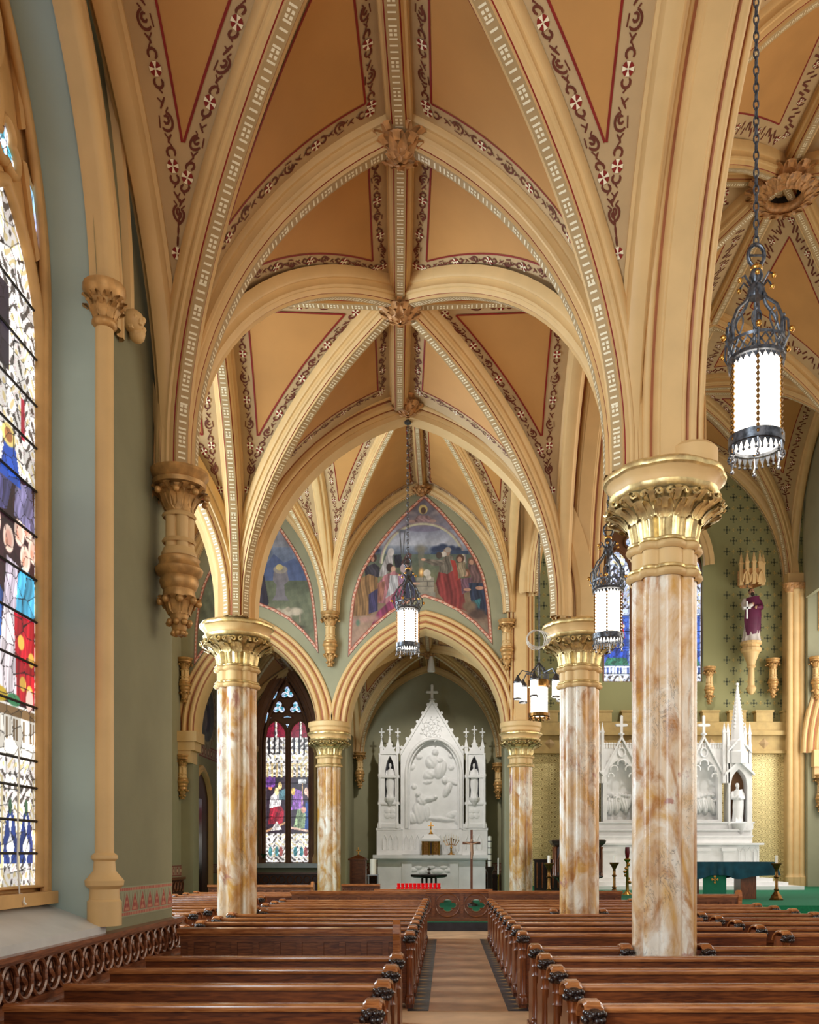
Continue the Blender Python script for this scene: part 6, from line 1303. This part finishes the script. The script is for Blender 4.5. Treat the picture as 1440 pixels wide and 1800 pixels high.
t = tag(empty('choir_stall', (2.75, 28.5, .62)), 'dark oak choir stall front below the gilded panel', 'stall'); m = MB(); m.box(0, 1.3, 0, .06, 0, .95); m.build('board', M['darkwood'], t); m = MB(); m.box(-.03, 1.33, -.06, .12, .95, 1.0); m.build('top_rail', M['darkwood'], t)
for k in range(8): m = MB(); m.lathe([(.02,.1),(.03,.4),(.018,.5),(.03,.8),(.02,.9)], 6, .08+k*.165, -.03, 0); m.build('baluster', M['screen'], t)
# painted statue on a wall pedestal under a canopy
SX = PX(1319, 1100, 33.2).x; zb = HC+(VY-1130)*33.2/F
st = statue_mesh(1.95, 4).build('wall_statue', [M['whitecloth'], M['purple'], M['skin'], M['beard']], None, smooth=60, loc=(SX, 33.05, zb)); tag(st, 'painted bearded statue in a purple mantle on the stencilled chancel wall', 'statue')
m = MB(); m.box(-.03,.03,-.02,.02,0,.62); m.box(-.13,.13,-.02,.02,.36,.42); o = m.build('statue_cross', M['wmarble'], st, loc=(-.28, -.36, .75))
t = tag(empty('statue_pedestal', (SX, 33.1, zb-1.9)), 'cream bracket pedestal under the purple robed statue', 'pedestal'); m = MB(); m.lathe([(.06,0),(.15,.12),(.19,.22),(.12,.32),(.11,.95),(.17,1.0),(.14,1.06),(.18,1.2),(.29,1.5),(.36,1.56),(.36,1.66),(.31,1.70),(.31,1.78),(.38,1.82),(.38,1.9)], 14); m.build('bracket', M['cream'], t, smooth=25)
t = tag(empty('statue_canopy', (SX, 33.2, zb+2.1)), 'carved gothic canopy above the purple robed statue', 'canopy'); m = MB(); m.lathe([(.46,0),(.46,.5),(.3,.55)], 6, cap=False); m.build('hood', M['tangold'], t)
for k in range(5): m = MB(); a = R(-150+k*30); pinnacle(m, .46*math.cos(a), .40*math.sin(a), -.05, .75, .12, 1.15); m.build('canopy_pinnacle', M['cream'], t)
for k in range(3): m = MB(); x = (-1+k)*.27; m.tube([(x-.13,-.42,0),(x-.1,-.43,.25),(x,-.44,.42),(x+.1,-.43,.25),(x+.13,-.42,0)], .03, 6); m.build('canopy_arch', M['cream'], t)
# ------------------------------------------------------------------ lanterns
def make_lantern(loc, ztop, s, label, group=None):
    t = tag(empty('hanging_lantern', loc), label, 'lantern', group); t.scale = (s, s, s); r = .155   # origin: bottom of the glass
    m = MB(); m.lathe([(r,0),(r,.55)], 28); m.build('glass_cylinder', M['lampglass'], t, smooth=40)
    m = MB(); m.lathe([(r+.004,-.02),(r+.03,-.015),(r+.03,.05),(r+.004,.055)], 28, cap=False); m.build('bottom_ring', M['ironblue'], t, smooth=30)
    fr = MB(); n = 28
    for k in range(n):
        a = 2*math.pi*k/n; b = 2*math.pi*(k+.5)/n; c = 2*math.pi*(k+1)/n; p = lambda an, rr, z: (rr*math.cos(an), rr*math.sin(an), z)
        fr.add([p(a,r+.02,-.02), p(c,r+.02,-.02), p(b,r+.025,-.085)], [(0,1,2)]); fr.add([p(a,r+.028,.55), p(c,r+.028,.55), p(b,r+.028,.505)], [(0,1,2)]); fr.ball(p(b,r+.025,-.085), .012, 5, 3)
    fr.build('pierced_fringe', M['ironblue'], t, kind='stuff')
    m = MB(); m.lathe([(r+.006,.55),(r+.035,.56),(r+.03,.58),(r+.034,.585)], 28, cap=False); m.lathe([(r+.034,.665),(r+.036,.685),(r+.01,.69)], 28, cap=False)
    for k in range(20):
        a = 2*math.pi*k/20
        for q in (1, -1): m.tube([((r+.03)*math.cos(a+q*u*.314), (r+.03)*math.sin(a+q*u*.314), .585+.08*u) for u in (0,.33,.66,1)], .006, 5)
    m.build('gallery_ring', M['ironblue'], t, smooth=40)
    cr_ = MB()
    for k in range(10):
        a = 2*math.pi*k/10
        for q in (1, -1): cr_.tube([((r+.03)*math.cos(a+q*.16*math.sin(u*2.4)), (r+.03)*math.sin(a+q*.16*math.sin(u*2.4)), .69+.12*u) for u in (0,.25,.5,.75,1)], .006, 5)
        cr_.ball(((r+.03)*math.cos(a), (r+.03)*math.sin(a), .825), .012, 5, 4)
    cr_.build('crown', M['ironblue'], t, smooth=40)
    rod = MB(); rod.tube([(0,0,0),(0,0,.56)], .006, 5)
    for k in range(14): rod.ball((0,0,.02+.038*k), .014, 6, 4, sc=(1,1,1.2))
    fin = MB(); fin.tube([(0,0,-.02),(.005,0,-.08),(-.005,0,-.12)], .008, 5); fin.ball((0,0,-.135), .016, 6, 4)
    sa = MB(); sa.tube([(r+.03,0,.58),(r+.075,0,.66),(r+.07,0,.76),(r+.03,0,.80)], .008, 5); sa.ball((r+.095,0,.69), .022, 6, 5, 1); sa.tube([(r+.02,0,.69),(r+.03,0,.80),(r-.01,0,.90),(r*.5,0,.97),(.045,0,1.04)], .012, 6); sa.tube([(.045,0,1.08),(.09,0,1.14),(.12,0,1.11)], .008, 5); sa.ball((.125,0,1.10), .018, 6, 4, 1)
    ro = fo = so = None
    for k in range(6):
        a = k*math.pi/3+.26; x, y = (r+.022)*math.cos(a), (r+.022)*math.sin(a)
        if ro is None: ro = rod.build('twisted_rod', M['bronze'], t, smooth=60, loc=(x, y, 0)); fo = fin.build('drop_finial', M['steel'], t, smooth=60, loc=(x, y, 0)); so = sa.build('scroll_arm', [M['ironblue'], M['brass']], t, smooth=60); so.rotation_euler = (0,0,a)
        else:
            for p_, l in ((ro, (x, y, 0)), (fo, (x, y, 0))): c = p_.copy(); COL.objects.link(c); c.parent = t; c.location = l
            c = so.copy(); COL.objects.link(c); c.parent = t; c.rotation_euler = (0,0,a)
    m = MB(); m.lathe([(.05,1.0),(.06,1.05),(.035,1.1),(.05,1.14),(.03,1.2)], 10); m.build('stem_collar', M['ironblue'], t, smooth=40)
    m = MB(); m.ball((0,0,1.2), .045, 8, 5, sc=(1,1,.6)); m.build('gilt_rosette', M['brass'], t, smooth=60)
    m = MB(); m.tube([(.055*math.cos(R(a)), 0, 1.29+.075*math.sin(R(a))) for a in range(0, 360, 24)], .014, 6, closed=True); m.tube([(-.05,0,1.29),(.05,0,1.29)], .008, 5); m.build('hanging_ring', M['ironblue'], t, smooth=60)
    lk = MB(); lk.tube([(.016*math.cos(R(a)), 0, .036*math.sin(R(a))) for a in range(0, 360, 30)], .0062, 5, closed=True); l0 = None; z = 1.39; k = 0; zt_ = (ztop-loc[2])/s
    while z < zt_:
        if l0 is None: l0 = lk.build('chain_link', M['ironblue'], t, smooth=60, loc=(0,0,z))
        else: c = l0.copy(); COL.objects.link(c); c.parent = t; c.location = (0,0,z); c.rotation_euler = (0,0,R(90*(k % 2)))
        z += .058; k += 1
    m = MB(); m.lathe([(.05,zt_-.08),(.06,zt_-.03),(.03,zt_)], 10); m.build('ceiling_cap', M['ironblue'], t, smooth=40); return t
make_lantern((2.11, 6.2, HC+(VY-782)*6.2/F), 8.8, 1.0, 'lit iron lantern with twisted rods hanging on a chain under the nearest nave arch'); make_lantern((PX(717, 1100, D2).x, D2, HC+(VY-1137)*D2/F), 8.75, 1.04, 'lit iron lantern hanging from the apex of the big arch before the mural'); make_lantern((2.09, 11.75, HC+(VY-1122)*11.75/F), 8.8, 1.08, 'lit iron lantern hanging between the two nave columns, before the blue chancel window')
# chandelier: centre lantern and a ring of small ones
CL = (PX(948, 1200, YC).x, YC, HC+(VY-1258)*YC/F); t = tag(empty('chandelier', CL), 'lit chandelier with one large and several small lanterns in the crossing', 'chandelier')
m = MB(); m.lathe([(.19,0),(.19,.62)], 24); m.build('glass_cylinder', M['lampglass'], t, smooth=40); m = MB(); m.lathe([(.2,-.04),(.24,-.02),(.24,.05),(.2,.06)], 24, cap=False); m.lathe([(.2,.62),(.25,.64),(.25,.78),(.2,.8)], 24, cap=False)
for k in range(12): m.ball((.22*math.cos(k*.52), .22*math.sin(k*.52), -.07), .03, 6, 4)
m.build('ring_band', M['bronze'], t, smooth=40, kind='stuff'); m = MB()
for k in range(8): a = k*math.pi/4; m.tube([(.2*math.cos(a), .2*math.sin(a), .8), (.2*math.cos(a), .2*math.sin(a), .95), (.08*math.cos(a), .08*math.sin(a), 1.1), (0,0,1.2)], .015, 5)
m.build('crown', M['ironblue'], t)
for k in range(6):
    a = k*math.pi/3+.2; x, y = .5*math.cos(a), .5*math.sin(a); m = MB(); m.lathe([(.085,.36),(.085,.72)], 14, x, y, 0); m.build('small_glass', M['lampglass'], t, smooth=40); m = MB(); m.lathe([(.09,.34),(.1,.36),(.09,.38)], 14, x, y, 0, cap=False); m.build('small_ring', M['ironblue'], t, smooth=40); m = MB(); m.lathe([(.09,.7),(.1,.74),(.05,.82),(.01,.9)], 14, x, y, 0, cap=False); m.tube([(x, y, .86), (x*.8, y*.8, 1.0), (x*.3, y*.3, .95)], .015, 5); m.build('scroll_arm', M['ironblue'], t, smooth=40)
m = MB(); m.tube([(0,0,1.2), (0,0,11.85)], .02, 6); m.build('chain', M['ironblue'], t)
# coil of white cable
m = MB(); cxyz = PX(945, 1125, D2-.5)
for k in range(4): m.tube([(cxyz.x+.02*k-.03+(.14+.012*k)*math.cos(R(a)), D2-.5+.02*k, cxyz.z+.012*k+(.155-.01*k)*math.sin(R(a))) for a in range(0, 360, 15)], .006, 5, closed=True)
m.tube([(cxyz.x+.14, D2-.5, cxyz.z), (1.62, D2-.45, cxyz.z+.02)], .006, 5)
o = m.build('cable_coil', M['whitewire'], None, smooth=60); tag(o, 'loose coil of white cable hanging beside the gilded capital', 'cable')
# lamp in the chapel vault
m = MB(); m.lathe([(.05,8.25),(.10,8.05),(.13,7.8),(.12,7.75)], 12, -.5, 29.8, 0); o = m.build('spot_lamp', M['wmarble'], None, smooth=40); tag(o, 'small white lamp hanging under the chapel vault boss', 'lamp')
# ------------------------------------------------------------------ side wall details in the left chapel
DY0, DY1 = 27.35, 29.45; dp = (DY0, DY1, .21, 3.2, 4.4)
dr = struct(empty('door_1', (0,0,0)), 'narrow lancet door in the side wall, dark brown and ajar', 'door')
o2 = pointed(DY0, DY1, 3.2, 4.4, 16, z0=.21); m = MB(); k = len(o2)//2; hp2 = [(.0,-.16),(.10,-.15),(.13,-.08),(.09,-.02),(.13,.03),(.08,.08),(.0,.1)]
for part, mt in ((o2[:k+1], -1), (o2[k:], 0)): m.sweep([Vector((XO, c, z)) for c, z in part], (1,0,0), hp2, [0]*6, inward=Vector((XO, 28.4, 2)), mitre=mt)
m.build('door_moulding', M['cream'], dr, smooth=40); m = MB(); pts = [(c, z) for c, z in o2]; m.add([(XO+.015, c, z) for c, z in pts], [tuple(range(len(pts)))]); m.build('recess_shade_sheet', M['wainsback'], dr)  # flat dark sheet on the wall, painted as the shade of a recess
for i in range(5): m = MB(); m.box(XO+.02, XO+.06, DY0+.08+i*.2, DY0+.27+i*.2, .21, 3.5); m.build('door_plank', M['darkwood'], dr)
# painted roundel and bands
nr, nt_ = 40, 90; ths = np.linspace(0, 2*math.pi, nt_); rr = np.linspace(0.01, 1, nr); YY = 29.2+rr[:, None]*np.cos(ths)[None, :]*1.15; ZZ = 6.35+rr[:, None]*np.sin(ths)[None, :]*1.2; cv = Canvas(YY.ravel(), ZZ.ravel(), (120,116,106)); q = np.hypot((cv.X-29.2)/1.15, (cv.Y-6.35)/1.2)
cv.blend(q > .82, (150,140,116)); cv.blend((q > .86) & (np.sin(np.arctan2(cv.Y-6.35, cv.X-29.2)*30) > 0), (118,92,80)); cv.blend(q < .78, (88,92,100)); cv.ell(29.2, 6.2, .5, .55, (60,60,84)); cv.ell(29.2, 6.75, .2, .22, (150,120,100)); cv.ell(29.0, 6.1, .3, .4, (110,100,110)); cv.cloud(.1, .6, 2)
o = painted('painted_roundel', np.stack([np.full_like(YY, XO+.01), YY, ZZ], -1), cv.c, M['mural']); tag(o, 'round painted medallion on the side wall above the lancet door', 'mural')
def band(y0_, y1_, z0__, z1__, parent, axis):
    n = int((y1_-y0_)*40); A = np.linspace(y0_, y1_, n); Z_ = np.linspace(z0__, z1__, 24); AA, ZZ = np.meshgrid(A, Z_); cv = Canvas(AA.ravel(), ZZ.ravel(), (176,150,128)); h = (cv.Y-z0__)/(z1__-z0__); ph = np.mod(cv.X, .34)/.34
    cv.blend((h < .12) | (h > .88), (128,66,58)); cv.blend(np.hypot(ph-.5, (h-.5)*.7) < .26, (140,76,66)); cv.blend(np.hypot(ph-.5, (h-.5)*.7) < .12, (214,190,160)); cv.blend((np.abs(np.abs(ph-.5)-.42) < .04) & (h > .15) & (h < .85), (96,70,60))
    painted('painted_band', np.stack([np.full_like(AA, XO+.008), AA, ZZ] if axis == 'X' else [AA, np.full_like(AA, YB-.008), ZZ], -1), cv.c, M['printed'], parent)
band(26.8, 32.9, 4.85, 5.25, wo, 'X'); band(16, 27.1, 1.15, 1.45, wo, 'X'); band(29.7, 32.9, 1.15, 1.45, wo, 'X'); band(-4.7, 2.0, 1.15, 1.45, wb_, 'Y')
for nm, (a0_, a1_, ax_) in (('outer', (15.0, 27.1, 'X')), ('chapel', (XO+.1, 1.95, 'Y'))):
    t = tag(empty('low_wainscot', (0,0,0)), 'dark carved wainscot along the %s' % ('outer side wall' if ax_ == 'X' else 'chapel back wall under the window'), 'panelling'); m = MB(); m2 = MB()
    if ax_ == 'X': m.box(XO+.01, XO+.07, a0_, a1_, 0, 1.05); m2.box(XO, XO+.14, a0_, a1_, 1.05, 1.12)
    else: m.box(a0_, a1_, YB-.09, YB-.03, .21, 1.05); m2.box(a0_, a1_, YB-.14, YB, 1.05, 1.12)
    m.build('panel_board', M['wainsback'], t); m2.build('cap_rail', M['wains'], t)
    for i in range(int((a1_-a0_)/.3)):
        c = a0_+.15+i*.3; m = MB(); f = (lambda u, z: (XO+.08, c+u, z)) if ax_ == 'X' else (lambda u, z: (c+u, YB-.1, z)); m.tube([f(.12*math.sin(R(a)), .86+.14*math.cos(R(a))) for a in range(0, 360, 40)], .018, 5, closed=True); m.build('frieze_loop', M['wains'], t)
# potted plant on the window sill
pp = tag(empty('potted_plant', (-6.6, YB-.15, HB[2])), 'small potted plant on the sill of the two light window', 'plant'); m = MB(); m.lathe([(.07,0),(.1,.16),(.105,.18)], 12); m.build('pot', M['brownpaint'], pp)
for k in range(9): a = k*.7; m = MB(); m.grid([[(.02*math.cos(a)*i+.03*math.sin(a)*j*(1-abs(i-2)/4)+.05*i*math.cos(a)*.6, .05*i*math.sin(a)*.6+.02*j*math.cos(a), .18+.09*i-.012*i*i) for j in (-1, 1)] for i in range(5)]); m.build('leaf', M['leafgreen'], pp)
